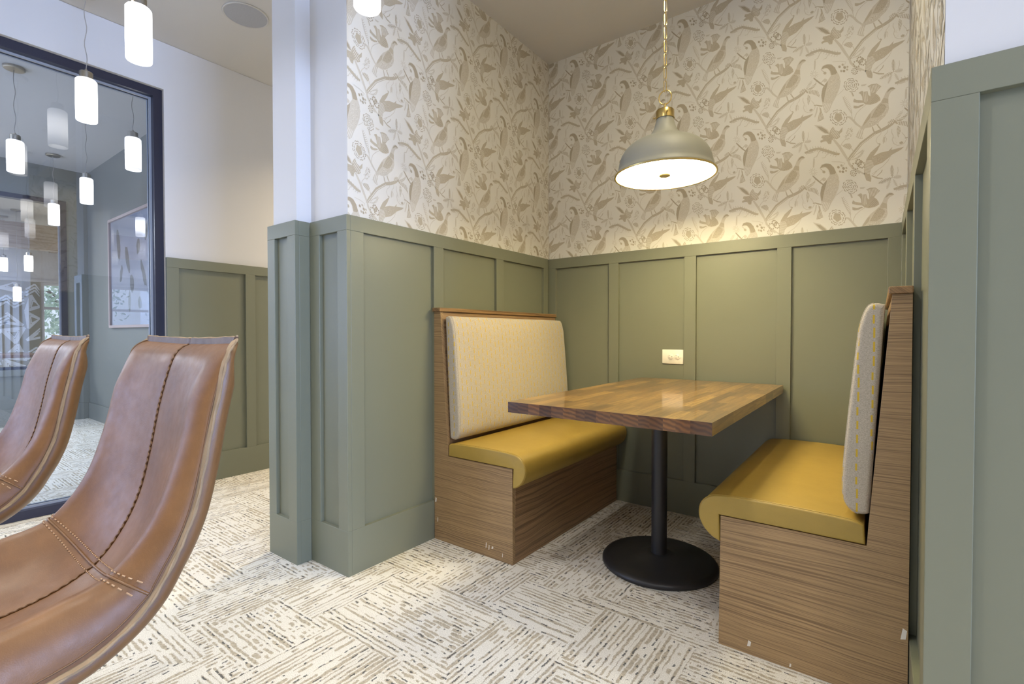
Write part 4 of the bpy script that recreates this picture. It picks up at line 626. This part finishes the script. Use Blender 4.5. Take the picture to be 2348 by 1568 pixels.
# ------------------------------------------------------------------ booth benches
def pad(prof, a0, a1, r, n=5, plane='xz'):
    # closed profile swept from a0 to a1 with rounded ends (profile offset inwards by a quarter circle)
    k = len(prof); P = [Vector(p) for p in prof]
    area2 = sum(P[i].x*P[(i+1) % k].y-P[(i+1) % k].x*P[i].y for i in range(k)); sg = 1 if area2 > 0 else -1
    nr = []
    for i in range(k):
        d1 = (P[i]-P[i-1]).normalized(); d2 = (P[(i+1) % k]-P[i]).normalized()
        n1 = Vector((-d1.y, d1.x))*sg; n2 = Vector((-d2.y, d2.x))*sg
        b = (n1+n2); b = b.normalized() if b.length > 1e-6 else n1
        nr.append(b/max(.5, b.dot(n1)))
    sec = [(a0+r*(1-math.sin(t*PI/2/n)), r*(1-math.cos(t*PI/2/n))) for t in range(n, -1, -1)] + [(a1-r*(1-math.sin(t*PI/2/n)), r*(1-math.cos(t*PI/2/n))) for t in range(0, n+1)]
    V = []; F = []
    for a, ins in sec:
        for i in range(k):
            q = P[i]+nr[i]*ins
            V.append((q.x, a, q.y))
    for s in range(len(sec)-1):
        for i in range(k): F.append((s*k+i, s*k+(i+1) % k, (s+1)*k+(i+1) % k, (s+1)*k+i))
    F.append(tuple(range(k-1, -1, -1))); F.append(tuple((len(sec)-1)*k+i for i in range(k)))
    return MB().add(V, F)
def resample(pts, n=5, closed=False):
    return [(p.x, p.y) for p in crom([Vector((*p, 0)) for p in pts], n)]
END = [(0,0),(.487,0),(.4835,.4235),(.0955,.4235),(.0925,.474),(.0475,1.103),(.0455,1.1255),(0,1.1255)]
seat_curve = resample([(.485,.3375),(.515,.352),(.542,.382),(.553,.418),(.545,.455),(.515,.482),(.470,.4905),(.38,.4935),(.25,.493),(.13,.488),(.102,.478)], 4)
SEAT = [(.0985,.4255),(.486,.4255)] + seat_curve
SEAT[1] = (.4885,.4255)
BACK = resample([(.0905,.510),(.105,.5035),(.128,.507),(.148,.532),(.155,.582),(.1475,.722),(.1245,.987),(.1165,1.049),(.101,1.094),(.082,1.1035),(.060,1.099)], 4)
def bench(side, yend, label):
    root = empty('booth_bench', (0 if side > 0 else WX, 0, 0))
    prop(root, label, 'bench', 'booth benches')
    fx = (lambda x: x) if side > 0 else (lambda x: -x)
    def px(prof): return [(fx(p), q) for p, q in prof]
    def b3(name, m, x0, x1, y0, y1, z0, z1, bev=.001):
        xs = sorted((fx(x0), fx(x1))); return box(name, m, xs[0], xs[1], y0, y1, z0, z1, root, bev)
    ep = MB().prism(px([(.002,.0)] + END[1:-1] + [(.002,1.1255)]), yend, yend+.019).build('end_panel', M['oakx'], root, bevel=.0008)
    b3('front_panel', M['oaky'], .468, .4865, yend+.0195, -.003, 0, .4235)
    bp_ = [(.004,.42),(.0935,.4235),(.0905,.474),(.0465,1.103),(.0445,1.1255),(.004,1.1255)]
    MB().prism(px([(.03,.4245)] + bp_[1:-1] + [(.03,1.1255)]), yend+.0195, -.003).build('back_board', M['oaky'], root)
    b3('seat_deck', M['oaky'], .0945, .4675, yend+.0195, -.003, .405, .4235, 0)
    b3('cap_rail', M['oakcap'], .001, .0545, yend-.013, -.002, 1.126, 1.1455, .003)
    sc = pad(px(SEAT), yend-.001, -.004, .006, 4).build('seat_cushion', M['vinyl'], root, smooth=50)
    MB().tube([(fx(p[0]), yend+.007, p[1]+.0004) for p in seat_curve[1:-1]], .0018, 6).build('welt', M['vinyl'], sc)
    bc = pad(px(BACK), yend+.016, -.012, .013, 6).build('back_cushion', M['fabric'], root, smooth=60)
    mid = BACK[6:-5]
    MB().tube([(fx(p[0])*1.0, yend+.0265, p[1]) for p in mid], .0015, 6).build('welt', M['fabric'], bc)
    return root
def scuffs(root, pts, y):
    for (x, z, w, h) in pts: MB().add([(x-w, y, z-h), (x+w*.6, y, z-h*.8), (x+w, y, z+h*.7), (x-w*.3, y, z+h)], [(0,1,2,3)]).build('caulk_smear', M['caulk'], root)
bl = bench(1, -1.067, 'oak booth bench on the left, mustard seat, partly behind the table top')
br = bench(-1, -1.100, 'oak booth bench on the right, seen end on against the right wall')

scuffs(bl, [(.012,.196,.006,.012),(.335,.052,.003,.014),(.352,.046,.003,.012),(.372,.05,.006,.006),(.43,.03,.002,.010),(.025,.10,.003,.012)], -1.0673)
scuffs(br, [(-.012,.205,.007,.016),(-.395,.035,.006,.010),(-.28,.012,.003,.006)], -1.1003)
# ------------------------------------------------------------------ table
tb = empty('dining_table', (1.017, -.665, 0)); prop(tb, 'butcher block table on a round black pedestal between the two booth benches', 'table')
TX0, TX1, TY0, TY1, TZ0, TZ1 = .6490-1.017, 1.3850-1.017, -1.3155+.665, -.016+.665, .7225, .762
rt_ = random.Random(5); x = TX0
ws_ = []
while x < TX1-.02:
    w = rt_.uniform(.034, .052)
    if TX1-x-w < .03: w = TX1-x
    ws_.append((x, x+w)); x += w
for x0, x1 in ws_:
    y = TY0; first = True
    while y < TY1-1e-4:
        l = rt_.uniform(.16, .38) if not first else rt_.uniform(.08, .34)
        if TY1-y-l < .1: l = TY1-y
        first = False
        o = MB().box(-(x1-x0)/2, (x1-x0)/2, -l/2, l/2, TZ0, TZ1).build('stave', M['stave'], tb)
        o.location = ((x0+x1)/2, y+l/2, 0); y += l
PXc, PYc = .992-1.017, -.658+.665
MB().lathe([(.0,0),(.243,0),(.247,.004),(.247,.014),(.240,.023),(.225,.028),(.16,.032),(.10,.036),(.075,.042),(.058,.048),(.05,.049),(.0,.049)], PXc, PYc, 0, 64).build('base_plate', M['blackmetal'], tb, smooth=50)
MB().lathe([(.0,.046),(.0335,.046),(.0335,.705),(.0,.705)], PXc, PYc, 0, 32).build('pedestal_column', M['blackmetal'], tb, smooth=40)
MB().box(PXc-.2, PXc+.2, PYc-.02, PYc+.02, .705, .7222).box(PXc-.02, PXc+.02, PYc-.2, PYc+.2, .705, .7222).build('top_spider', M['blackmetal'], tb)

# ------------------------------------------------------------------ outlet
ot = empty('wall_outlet', (.8215, TC-.0035, .8865)); prop(ot, 'white double wall outlet set sideways in the green panelling above the table', 'outlet')
MB().box(-.0600, .0600, -.0055, .0, -.0405, .0405).build('cover_plate', M['plastic'], ot, smooth=30, bevel=.0022)
for xx in (-.0115, .0265):
    r_ = MB().lathe([(0, 0), (.0165, 0), (.0165, .0022), (.0155, .003), (0, .003)], n=24).build('receptacle', M['plastic'], ot, smooth=40)
    r_.rotation_euler = (PI/2, 0, 0); r_.location = (xx, -.0054, 0)
    s_ = MB()
    s_.box(-.0085, -.0015, .0064, .0078, .0031, .0033).box(-.0085, -.0015, -.0078, -.0064, .0031, .0033).lathe([(0, .0031), (.0024, .0031), (.0024, .0033), (0, .0033)], cx=.0085, n=10)
    s_.build('pin_slots', M['slot'], r_)

# ------------------------------------------------------------------ bell pendant over the table
pd = empty('bell_pendant', (1.0095, -.66, AC)); prop(pd, 'pale bell shade pendant hanging on a brass chain over the table', 'pendant lamp')
Z = lambda z: z-AC
ZB = 1.7065
KS = .957
prof = [(.2205,0),(.2225,.004),(.2175,.012),(.2105,.022),(.2075,.030),(.2055,.045),(.201,.066),(.193,.087),(.181,.106),(.163,.124),(.140,.139),(.112,.151),(.090,.1575),(.0885,.1605),(.074,.168),(.060,.181),(.050,.196),(.0435,.213),(.0385,.232),(.0352,.246)]
prof = [(r*(KS if r > .06 else 1), z) for r, z in prof]
ip = [(max(.001, r-.003), z-.0005) for r, z in prof][::-1]
MB().lathe([(r, Z(ZB)+z) for r, z in prof+ip], n=72, close=True).build('bell_shade', M['shadepaint'], pd, smooth=60)
MB().lathe([(.2115, Z(ZB)-.003),(.2150, Z(ZB)-.0015),(.2155,Z(ZB)+.0035),(.2125,Z(ZB)+.0055),(.2085,Z(ZB)+.003),(.2085,Z(ZB)-.001)], n=72, close=True).build('brass_rim', M['brass'], pd, smooth=60)
MB().lathe([(.0, Z(ZB)+.015),(.196, Z(ZB)+.015),(.196, Z(ZB)+.019),(.0, Z(ZB)+.019)], n=64).build('glass_diffuser', M['diffuser'], pd, smooth=40)
MB().lathe([(.0, Z(ZB)-.003),(.0225,Z(ZB)-.003),(.0240,Z(ZB)-.001),(.0240,Z(ZB)+.005),(.0200,Z(ZB)+.008),(.0200,Z(ZB)+.0148),(.0,Z(ZB)+.0148)], n=32).build('finial', M['brass'], pd, smooth=40)
cp = MB().lathe([(.0355, Z(1.951)),(.0385,Z(1.951)),(.0385,Z(1.985)),(.0360,Z(1.989)),(.0,Z(1.989)),(0,Z(1.9535)),(.0355,Z(1.9535))], n=36).build('brass_cap', M['brass'], pd, smooth=40)
for k in range(3):
    a = math.radians(-60+120*k); ca, sa = math.cos(a), math.sin(a)
    sc_ = MB().tube([(ca*.036, sa*.036, Z(1.967)), (ca*.048, sa*.048, Z(1.967))], .0024, 8)
    sc_.lathe([(0,-.0042),(.003,-.003),(.0043,0),(.003,.003),(0,.0042)], ca*.0495, sa*.0495, Z(1.967), 10).build('thumb_screw', M['brass'], cp, smooth=50)
MB().tube([(0,0,Z(1.988)),(0,0,Z(2.018))], .0052, 12).build('stem', M['brass'], pd, smooth=40)
va = 0.64  # ring faces the aisle
ring = []
for i in range(32):
    a = 2*PI*i/32; ring.append((.0265*math.cos(a)*math.cos(va-.5), .0265*math.cos(a)*math.sin(va-.5), Z(2.045)+.0300*math.sin(a)))
MB().tube(ring, .0028, 8, closed=True).build('hanging_ring', M['brass'], pd, smooth=50)
def link(zc, hl, hw, r, rot):
    p = []
    for i in range(20):
        a = 2*PI*i/20; s = math.sin(a); c = math.cos(a)
        zz = (hl-hw)*(1 if s > 0 else -1)+hw*s if abs(s) > .001 else 0
        p.append((hw*c*math.cos(rot), hw*c*math.sin(rot), zc+zz))
    return MB().tube(p, r, 6, closed=True)
z = Z(2.068); k = 0
while z < -.03:
    big = (k % 2 == 0); hl = .0245 if big else .0085; hw = .0052 if big else .0055
    link(z+hl, hl, hw, .0016, va if big else va+PI/2).build('chain_link', M['brass'], pd, smooth=50)
    z += 2*hl-.0042; k += 1
MB().tube([(.001+.003*math.sin(i*1.3), .003*math.cos(i*1.1), Z(1.994)+i*.0408) for i in range(20)] + [(0,0,-.012)], .0013, 6).build('cord', M['cordgrey'], pd, smooth=50)
MB().lathe([(0,-.001),(.062,-.001),(.062,-.012),(.05,-.022),(.012,-.026),(.008,-.04),(0,-.04)], n=36).build('canopy', M['brass'], pd, smooth=40)

# ------------------------------------------------------------------ opal cylinder pendants
def cyl_lamp(x, y, zb, zc, label, group='opal cylinder pendants', h=.235, r=.0475, glassmat='lampglass'):
    root = empty('cylinder_pendant', (x, y, zc)); prop(root, label, 'pendant lamp', group)
    q = lambda z: z-zc
    MB().lathe([(0,q(zb)+.03),(r-.006,q(zb)+.03),(r-.004,q(zb)+.003),(r-.002,q(zb)),(r,q(zb)+.003),(r,q(zb+h)-.018),(r-.006,q(zb+h)-.010),(.027,q(zb+h)-.008),(0,q(zb+h)-.008)], n=36).build('opal_glass', M[glassmat], root, smooth=45)
    MB().lathe([(0,q(zb+h)-.0075),(.030,q(zb+h)-.0075),(.030,q(zb+h)+.028),(.027,q(zb+h)+.031),(.008,q(zb+h)+.031),(.006,q(zb+h)+.045),(0,q(zb+h)+.045)], n=28).build('socket_cap', M['nickel'], root, smooth=40)
    n = 16; z0, z1 = q(zb+h)+.045, -.02
    rr = random.Random(int(abs(x)*100))
    MB().tube([((.0055*math.sin(i*1.15+x)*(0 if i in (0, n) else 1)), .0045*math.cos(i*.9+x)*(0 if i in (0, n) else 1), z0+(z1-z0)*i/n) for i in range(n+1)], .0021, 6).build('cord', M['cordgrey'], root, smooth=60)
    MB().lathe([(0,-.0005),(.060,-.0005),(.060,-.014),(.055,-.019),(.012,-.021),(0,-.021)], n=32).build('canopy', M['nickel'], root, smooth=40)
    return root
cyl_lamp(-.7755,-2.0398,2.18,CH,'opal cylinder pendant in front of the glass, the largest at the top of the view')
cyl_lamp(-1.7231,-2.002,2.18,CH,'opal cylinder pendant hanging nearest the head of the window frame')
cyl_lamp(.2867,-1.671,2.18,CH,'opal cylinder pendant of which only the bottom end shows beside the papered corner')
cyl_lamp(1.25,-1.68,2.18,CH,'opal cylinder pendant overhead in front of the booth')
cyl_lamp(-2.4969,-1.5721,2.18,CH2,'opal cylinder pendant behind the glass, close to the right window jamb')
cyl_lamp(-3.2346,-2.0628,2.18,CH2,'opal cylinder pendant behind the glass with its whole canopy in view at far left')
cyl_lamp(-3.9314,-1.5101,2.18,CH2,'opal cylinder pendant behind the glass under the nearer lamp, in front of the grey corner')
cyl_lamp(-5.3322,-1.4699,2.18,CH2,'small opal cylinder pendant behind the glass by the second window jamb')
cyl_lamp(-4.55,-2.06,2.18,CH2,'opal cylinder pendant behind the glass, cut by the left edge of the view')
# room three lamps
def cam_pt(px, py, d):
    f = 1131.686; yw, pt = .640557, -.016913
    fw = Vector((-math.sin(yw)*math.cos(pt), math.cos(yw)*math.cos(pt), math.sin(pt))); rt = Vector((math.cos(yw), math.sin(yw), 0)); up = rt.cross(fw)
    return Vector(cam.location) + (fw + rt*(px-1174)/f - up*(py-784)/f)*d
for (px, py, d, lb) in ((66,622,7.0,'opal cylinder pendant in the far room, just under the wooden beam'),(40,691,7.6,'opal cylinder pendant in the far room, in front of the zigzag wallpaper'),(9,622,8.0,'opal cylinder pendant in the far room at the left edge of the view')):
    p = cam_pt(px, py, d); cyl_lamp(p.x, p.y, p.z, CH2-.012, lb, 'far room cylinder pendants', glassmat='lampglass2')

# ceiling speaker
sp = empty('ceiling_speaker', (-1.24, -1.375, CH)); prop(sp, 'round grey speaker grille flush in the ceiling beside the white column', 'speaker')
MB().lathe([(.113,-.0005),(.122,-.0005),(.122,-.004),(.118,-.007),(.113,-.005)], n=48, close=True).build('trim_ring', M['ceil'], sp, smooth=50)
MB().lathe([(0,-.0005),(.1125,-.0005),(.1125,-.0045),(.06,-.0052),(0,-.0052)], n=48).build('grille', plain('speaker_mesh', (0.36,0.37,0.40), .6, var=.35, vs=900), sp, smooth=50)
# recessed light further down the hall
def downlight(x, y, zc, label):
    d = empty('unseen_downlight', (x, y, zc)); prop(d, label, 'downlight', 'recessed ceiling downlights')
    MB().lathe([(.085,-.0005),(.100,-.0005),(.100,-.004),(.085,-.007)], n=32, close=True).build('trim_ring', M['plastic'], d, smooth=50)
    MB().lathe([(0,-.0005),(.0845,-.0005),(.0845,-.003),(0,-.003)], n=32).build('lens', M['plastic'], d)
for k, (x, y) in enumerate(AISLE_FILL): downlight(x, y, CH, 'added unseen downlight in the aisle ceiling above and behind the viewer')  # fixtures dressing the aisle lights that were added to brighten the floor
downlight(1.40, -1.02, AC, 'recessed downlight in the ceiling over the booth, just out of view')
downlight(-1.2, .3, CH, 'recessed downlight in the hall ceiling behind the column')
for x, y in ((-3.4,-3.2),(-4.8,-3.0)): downlight(x, y, CH2, 'recessed downlight in the room behind the glass, out to the left')

# ------------------------------------------------------------------ framed picture
pc = empty('framed_picture', (-4.33, RY, 1.665)); prop(pc, 'rose metal framed picture under glass on the grey side wall', 'picture')
PW, PH, FT = 1.33, 1.17, .028
fr = MB()
fr.box(-PW/2, PW/2, -.03, -.001, PH/2-FT, PH/2).box(-PW/2, PW/2, -.03, -.001, -PH/2, -PH/2+FT).box(-PW/2, -PW/2+FT, -.03, -.001, -PH/2+FT, PH/2-FT).box(PW/2-FT, PW/2, -.03, -.001, -PH/2+FT, PH/2-FT)
fr.build('picture_frame', M['pinkframe'], pc, bevel=.002)
MB().box(-PW/2+FT, PW/2-FT, -.010, -.004, -PH/2+FT, PH/2-FT).build('art_print', M['print'], pc)
ra = random.Random(8); V = []; F = []
for (cx, cz, w, h, a) in ((-.38,.30,.13,.34,.15),(-.10,.12,.10,.30,.35),(.22,.22,.10,.16,-.1),(-.30,-.02,.08,.2,-.4),(.02,-.14,.11,.2,.3),(.35,-.05,.08,.3,.5),(-.05,-.32,.07,.22,0),(.25,-.34,.1,.12,.6),(.45,.34,.07,.2,-.4)):
    k = len(V); n = 14
    for i in range(n):
        t = 2*PI*i/n; rx = w/2*(1+ra.uniform(-.25,.25)); rz_ = h/2*(1+ra.uniform(-.15,.15))
        u, v = rx*math.cos(t), rz_*math.sin(t); V.append((cx+u*math.cos(a)-v*math.sin(a), -.0104, cz+u*math.sin(a)+v*math.cos(a)))
    F.append(tuple(range(k, k+n)))
mesh_obj('printed_shapes', V, F, M['printd'], pc)
mesh_obj('picture_glass', [(-PW/2+FT,-.016,-PH/2+FT),(PW/2-FT,-.016,-PH/2+FT),(PW/2-FT,-.016,PH/2-FT),(-PW/2+FT,-.016,PH/2-FT)], [(0,1,2,3)], M['picglass'], pc)

# ------------------------------------------------------------------ table in the far room, trees outside
p0 = cam_pt(0, 846, 8.6)
ft = empty('far_table', (-7.25, -1.75, 0)); prop(ft, 'dark wooden table top seen through both windows below the zigzag wall', 'table')
MB().box(-.55, .55, -.45, .45, .72, .76).build('table_top', M['tabledark'], ft, bevel=.004)
MB().lathe([(0,0),(.25,0),(.25,.02),(.05,.04),(.035,.06),(.035,.719),(0,.719)], n=24).build('pedestal', M['blackmetal'], ft, smooth=40)

def tree(x, y, h, r, seed, label):
    t = empty('tree', (x, y, 0)); prop(t, label, 'tree', 'trees outside the far windows')
    rr = random.Random(seed)
    b = MB(); b.tube([(0,0,-.05),(.05,.03,h*.3),(-.03,.05,h*.6),(0,0,h*.85)], [.13,.11,.08,.03], 8)
    for k in range(6):
        a = rr.uniform(0, 6.28); z0 = h*rr.uniform(.3,.7); b.tube([(0,0,z0),(r*.5*math.cos(a), r*.5*math.sin(a), z0+h*.12),(r*.85*math.cos(a), r*.85*math.sin(a), z0+h*.15)], [.05,.03,.012], 6)
    b.build('trunk', M['bark'], t, smooth=60)
    V = []; F = []
    for i in range(2600):
        a = rr.uniform(0, 6.28); ph = math.acos(rr.uniform(-1, 1)); q = r*rr.uniform(.45, 1.0)*(1+.25*math.sin(3*a+seed)*math.sin(2*ph))
        c = Vector((q*math.cos(a)*math.sin(ph), q*math.sin(a)*math.sin(ph), h*.55+q*.95*math.cos(ph)*h/(2*r)*.95))
        d1 = Vector((rr.gauss(0,1), rr.gauss(0,1), rr.gauss(0,1))).normalized(); d2 = d1.orthogonal().normalized(); s = rr.uniform(.05, .11)
        k = len(V); V += [c-d1*s, c+d2*s*.5, c+d1*s, c-d2*s*.5]; F.append((k, k+1, k+2, k+3))
    o = mesh_obj('leaves', V, F, M['leafm'], t); o['kind'] = 'stuff'
gr = box('ground_outside', plain('pale_pavement', (0.5,0.5,0.48), .9), -34, -16.0, -16, 10, -.08, -.02); prop(gr, kind='structure')
for i, (x, y, h, r, lb) in enumerate(((-17.6, 1.2, 4.4, 1.5, 'green tree outside, right of the zigzag wall'),(-17.6,-3.0,4.6,1.6,'green tree outside the left shop windows'),(-18.2,-7.0,4.5,1.5,'green tree outside beyond the far left windows'),(-21.5,4.6,5,1.7,'green tree outside, further right and behind'),(-21.8,-3.2,5,1.8,'green tree outside at the far end of the street'))):
    tree(x, y, h, r, i+2, lb)

# ------------------------------------------------------------------ leather bucket stools
# profile of the centre line: forward distance from the back of the top edge, height (seat 0.62 m, back 1.01 m)
CEN = [(.004,1.008),(.016,.990),(.028,.9650),(.0450,.900),(.0590,.825),(.0740,.760),(.0960,.708),(.128,.664),(.174,.636),(.240,.620),(.320,.615),(.400,.622),(.440,.618),(.458,.596)]
def stool(label):
    root = empty('bucket_stool', (0,0,0)); prop(root, label, 'stool', 'leather bucket stools')
    cen = crom([Vector((0, -p, q)) for p, q in CEN], 6); n = len(cen)
    tang = [(cen[min(i+1, n-1)]-cen[max(i-1, 0)]).normalized() for i in range(n)]
    nor = [Vector((0, -t.z, t.y)) for t in tang]
    nor = [(-q if q.y > 0.3 or (q.z < -.3) else q) for q in nor]   # towards the sitter
    L_ = [0.0]
    for i in range(1, n): L_.append(L_[-1]+(cen[i]-cen[i-1]).length)
    tot = L_[-1]
    def hw(s):   # half width along the shell
        w = .2085
        w *= 1 - .05*math.exp(-s/.05) - .07*math.exp(-(s/.012)**1.2)
        w *= 1 - .02*math.exp(-((s-.36)/.13)**2)
        if s > tot-.09: w *= 1 - .30*((s-(tot-.09))/.09)**2
        return w
    def lift(s):  # how far the side bolster stands proud of the centre
        a = min(1, s/.10); return .004*(1-a)+a*(.019+.036*min(1, max(0, (s-.14)/.30))**1.3)*(1 if s < tot-.1 else max(.2, 1-(s-tot+.1)/.14))
    US = [-1,-.993,-.975,-.945,-.90,-.85,-.80,-.74,-.66,-.55,-.42,-.28,-.14,-.05,-.015,0,.015,.05,.14,.28,.42,.55,.66,.74,.80,.85,.90,.945,.975,.993,1]
    def off(u, s):
        a = abs(u); rl = lift(s)
        if a < .80: h = rl*(a/.80)**2.4
        else:
            t = (a-.80)/.20; D = .009*math.exp(-(s/.035)**1.5) - .016*min(1, max(0, (s-.33)/.12)); h = rl + (D-rl)*(1-math.sqrt(max(0, 1-t*t)))
        if a < .03: h -= .0022*(1-a/.03)
        return h
    V = []; F = []
    m = len(US); scross = sum((Vector(CEN[k+1])-Vector(CEN[k])).length for k in range(7))+.012    # arc length of the cross seam
    def pt(i, u, extra=0.0):
        s = L_[i]; w = hw(s); cc = cen[i]
        r = off(u, s)+extra
        g = abs(s-(scross-.018*(abs(u)**2)))
        if g < .012 and abs(u) < .999: r -= .0022*(1-g/.012)
        if s < .03: r -= .012*(1-s/.03)**2
        return Vector((u*w, 0, 0))+cc+nor[i]*r
    for i in range(n):
        for u in US: V.append(pt(i, u))
    for i in range(n-1):
        for j in range(m-1): F.append((i*m+j, i*m+j+1, (i+1)*m+j+1, (i+1)*m+j))
    inner = mesh_obj('padded_shell', V, F, M['leather'], root, smooth=75)
    # outer shell: from rim round the back
    V2 = []; F2 = []; K = 25
    for i in range(n):
        s = L_[i]; a, b = pt(i, -1), pt(i, 1); dep = .044*min(1, .22+.78*(s/.07)**.5)
        if s > tot-.06: dep *= max(.25, (tot-s)/.06)
        for k in range(K):
            th = PI*(1-k/(K-1)); cx_ = math.cos(th); u = math.copysign(abs(cx_)**.42, cx_) if abs(cx_) > 1e-9 else 0; e = max(0, math.sin(th))**.8
            bul = .005*math.sin(PI*min(1, e*1.6))*(1 if e < .62 else 0)
            V2.append(a.lerp(b, (u+1)/2)-nor[i]*(dep*e+.001)+Vector((math.copysign(bul, u), 0, 0)))
    for i in range(n-1):
        for k in range(K-1): F2.append((i*K+k, (i+1)*K+k, (i+1)*K+k+1, i*K+k+1))
    # close top and front between inner and outer sheets
    o1 = len(V2); V2 += [pt(0, u) for u in US]; o2 = len(V2); V2 += [pt(n-1, u) for u in US]
    for oo, base in ((o1, 0), (o2, (n-1)*K)):
        for j in range(m-1):
            def kk(uu): return min(K-1, max(0, int(round((1-math.acos(max(-1, min(1, math.copysign(abs(uu)**(1/.42), uu))))/PI)*(K-1)))))
            k0 = kk(US[j]); k1 = kk(US[j+1])
            f = (oo+j, oo+j+1, base+k1, base+k0) if k0 != k1 else (oo+j, oo+j+1, base+k0)
            F2.append(f)
    mesh_obj('outer_shell', V2, F2, M['leather_back'], root, smooth=60)
    # raw-edged seam flange running down both sides and across the top
    def ribbon(name, path, dirs, wid, th, mt, par=None, wav=0.0):
        V = []; F = []
        for i, (p, d) in enumerate(zip(path, dirs)):
            tt = (path[min(i+1, len(path)-1)]-path[max(i-1, 0)]).normalized(); sd = tt.cross(d).normalized()
            ww = wid*(1+wav*math.sin(i*.9)); sh = sd*(wav*.004*math.sin(i*.63))
            for a, b in ((-.001, -th/2), (ww, -th/2*.9), (ww, th/2*.9), (-.001, th/2)): V.append(p+d*a+sd*b+sh)
        for i in range(len(path)-1):
            for k in range(4): F.append((i*4+k, i*4+(k+1) % 4, (i+1)*4+(k+1) % 4, (i+1)*4+k))
        F.append((3,2,1,0)); q = (len(path)-1)*4; F.append((q, q+1, q+2, q+3))
        return mesh_obj(name, V, F, mt, par or root, smooth=70)
    TOPD = Vector((0, .12, .99)).normalized()
    for sgn in (-1, 1):
        path = []; dirs = []
        for i in range(0, n-8):
            sd = (Vector((sgn*.9, 0, 0))+nor[i]*(-.25)).normalized(); w_ = max(0, 1-i/3.0)
            path.append(pt(i, sgn)); dirs.append((sd*(1-w_*.5)+TOPD*w_*.5).normalized())
        MB().tube([pt(i, sgn*.9985, .0004) for i in range(1, n-8)], .0012, 6).build('seam_gap_shade', M['braid_gap_shade'], root, smooth=80)  # dark tube stands in for the shaded gap beside the flange
        seam = ribbon('seam_flange', path, dirs, .0058, .0042, M['rawedge'], wav=.22)
        MB().tube([p+d*(.0052+.0009*math.sin(i*1.7)) for i, (p, d) in enumerate(zip(path, dirs))], .0020, 8).build('raw_edge', M['rawedge'], seam, smooth=80)
    # top binding
    tu = [-1]+US[2:-2]+[1]
    tp = [pt(0, u) for u in tu]; td = [(TOPD+Vector((.55*u, 0, 0))*(1 if abs(u) > .97 else 0)).normalized() for u in tu]
    tbn = ribbon('top_binding', [p+Vector((0, -.001, -.002)) for p in tp], td, .0105, .0062, M['binding'], wav=.06)
    MB().tube([p+d*(.0088+.0006*math.sin(i*2.1)) for i, (p, d) in enumerate(zip(tp, td))], .0019, 6).build('raw_edge', M['rawedge'], tbn, smooth=80)
    # centre seam braid
    br_ = MB(); cp_ = []
    for i in range(1, n-4): cp_.append(pt(i, 0, .0018))
    dense = []
    for i in range(len(cp_)-1):
        for k in range(5): dense.append(cp_[i].lerp(cp_[i+1], k/5))
    acc = 0; last = dense[0]; beads = MB(); q = 0
    for i in range(1, len(dense)):
        acc += (dense[i]-last).length; last = dense[i]
        if acc > .0046:
            acc = 0; q += 1
            d = (dense[min(i+1, len(dense)-1)]-dense[i-1]).normalized()
            sx = Vector((1 if q % 2 else -1, 0, 0))
            beads.tube([dense[i]-d*.0032-sx*.0021, dense[i]+sx*.0002, dense[i]+d*.0032+sx*.0021], [.0012, .0019, .0012], 7)
    beads.build('centre_braid', M['braid_gap_shade'], root, smooth=70)
    # cross seam with twin stitch rows
    def srow(ds, extra, name, r, dash=True, mt='thread'):
        b = MB(); pts = []
        for k in range(121):
            u = -.999+1.998*k/120; s = scross-.018*(abs(u)**2)+ds
            i = 0
            while i < n-2 and L_[i+1] < s: i += 1
            t = (s-L_[i])/(L_[i+1]-L_[i]); pts.append(pt(i, u, extra).lerp(pt(i+1, u, extra), t))
        if dash:
            for k in range(0, 119, 2): b.tube([pts[k], pts[k+1]], r, 5)
        else: b.tube(pts, r, 6)
        return b.build(name, M[mt], root, smooth=70)
    srow(0, .0016, 'cross_seam', .0019, False, 'leather_back'); srow(-.010, .0012, 'stitch_row', .0011); srow(.010, .0012, 'stitch_row', .0011)
    # frame and legs
    MB().box(-.075, .075, -.34, -.21, .562, .572).build('mounting_plate', M['blackmetal'], root)
    feet = []
    for sx in (-1, 1):
        for fy, gy in ((-.235, -.03), (-.315, -.42)):
            MB().tube([(sx*.065, fy, .564), (sx*.085, fy, .54), (sx*.135, fy*.5+gy*.5, .34), (sx*.205, gy, .006)], [.0125, .0125, .0125, .0115], 10).build('leg', M['blackmetal'], root, smooth=60)
    fy0, fy1 = -.047, -.388
    loop = [(-.172,-.087,.2),(.172,-.087,.2),(.172,-.390,.2),(-.172,-.390,.2)]
    MB().tube(loop, .009, 8, closed=True).build('foot_rail', M['blackmetal'], root, smooth=40)
    return root
s1 = stool('tan leather bucket stool filling the lower left foreground')
s1.location = (.783, -2.434, 0.0)
s2 = copy_tree(s1); s2.location = (.020, -2.440, 0.0); s2.rotation_euler = (0, 0, -.01)
s2['label'] = 'tan leather bucket stool at the left edge, behind the nearest stool'
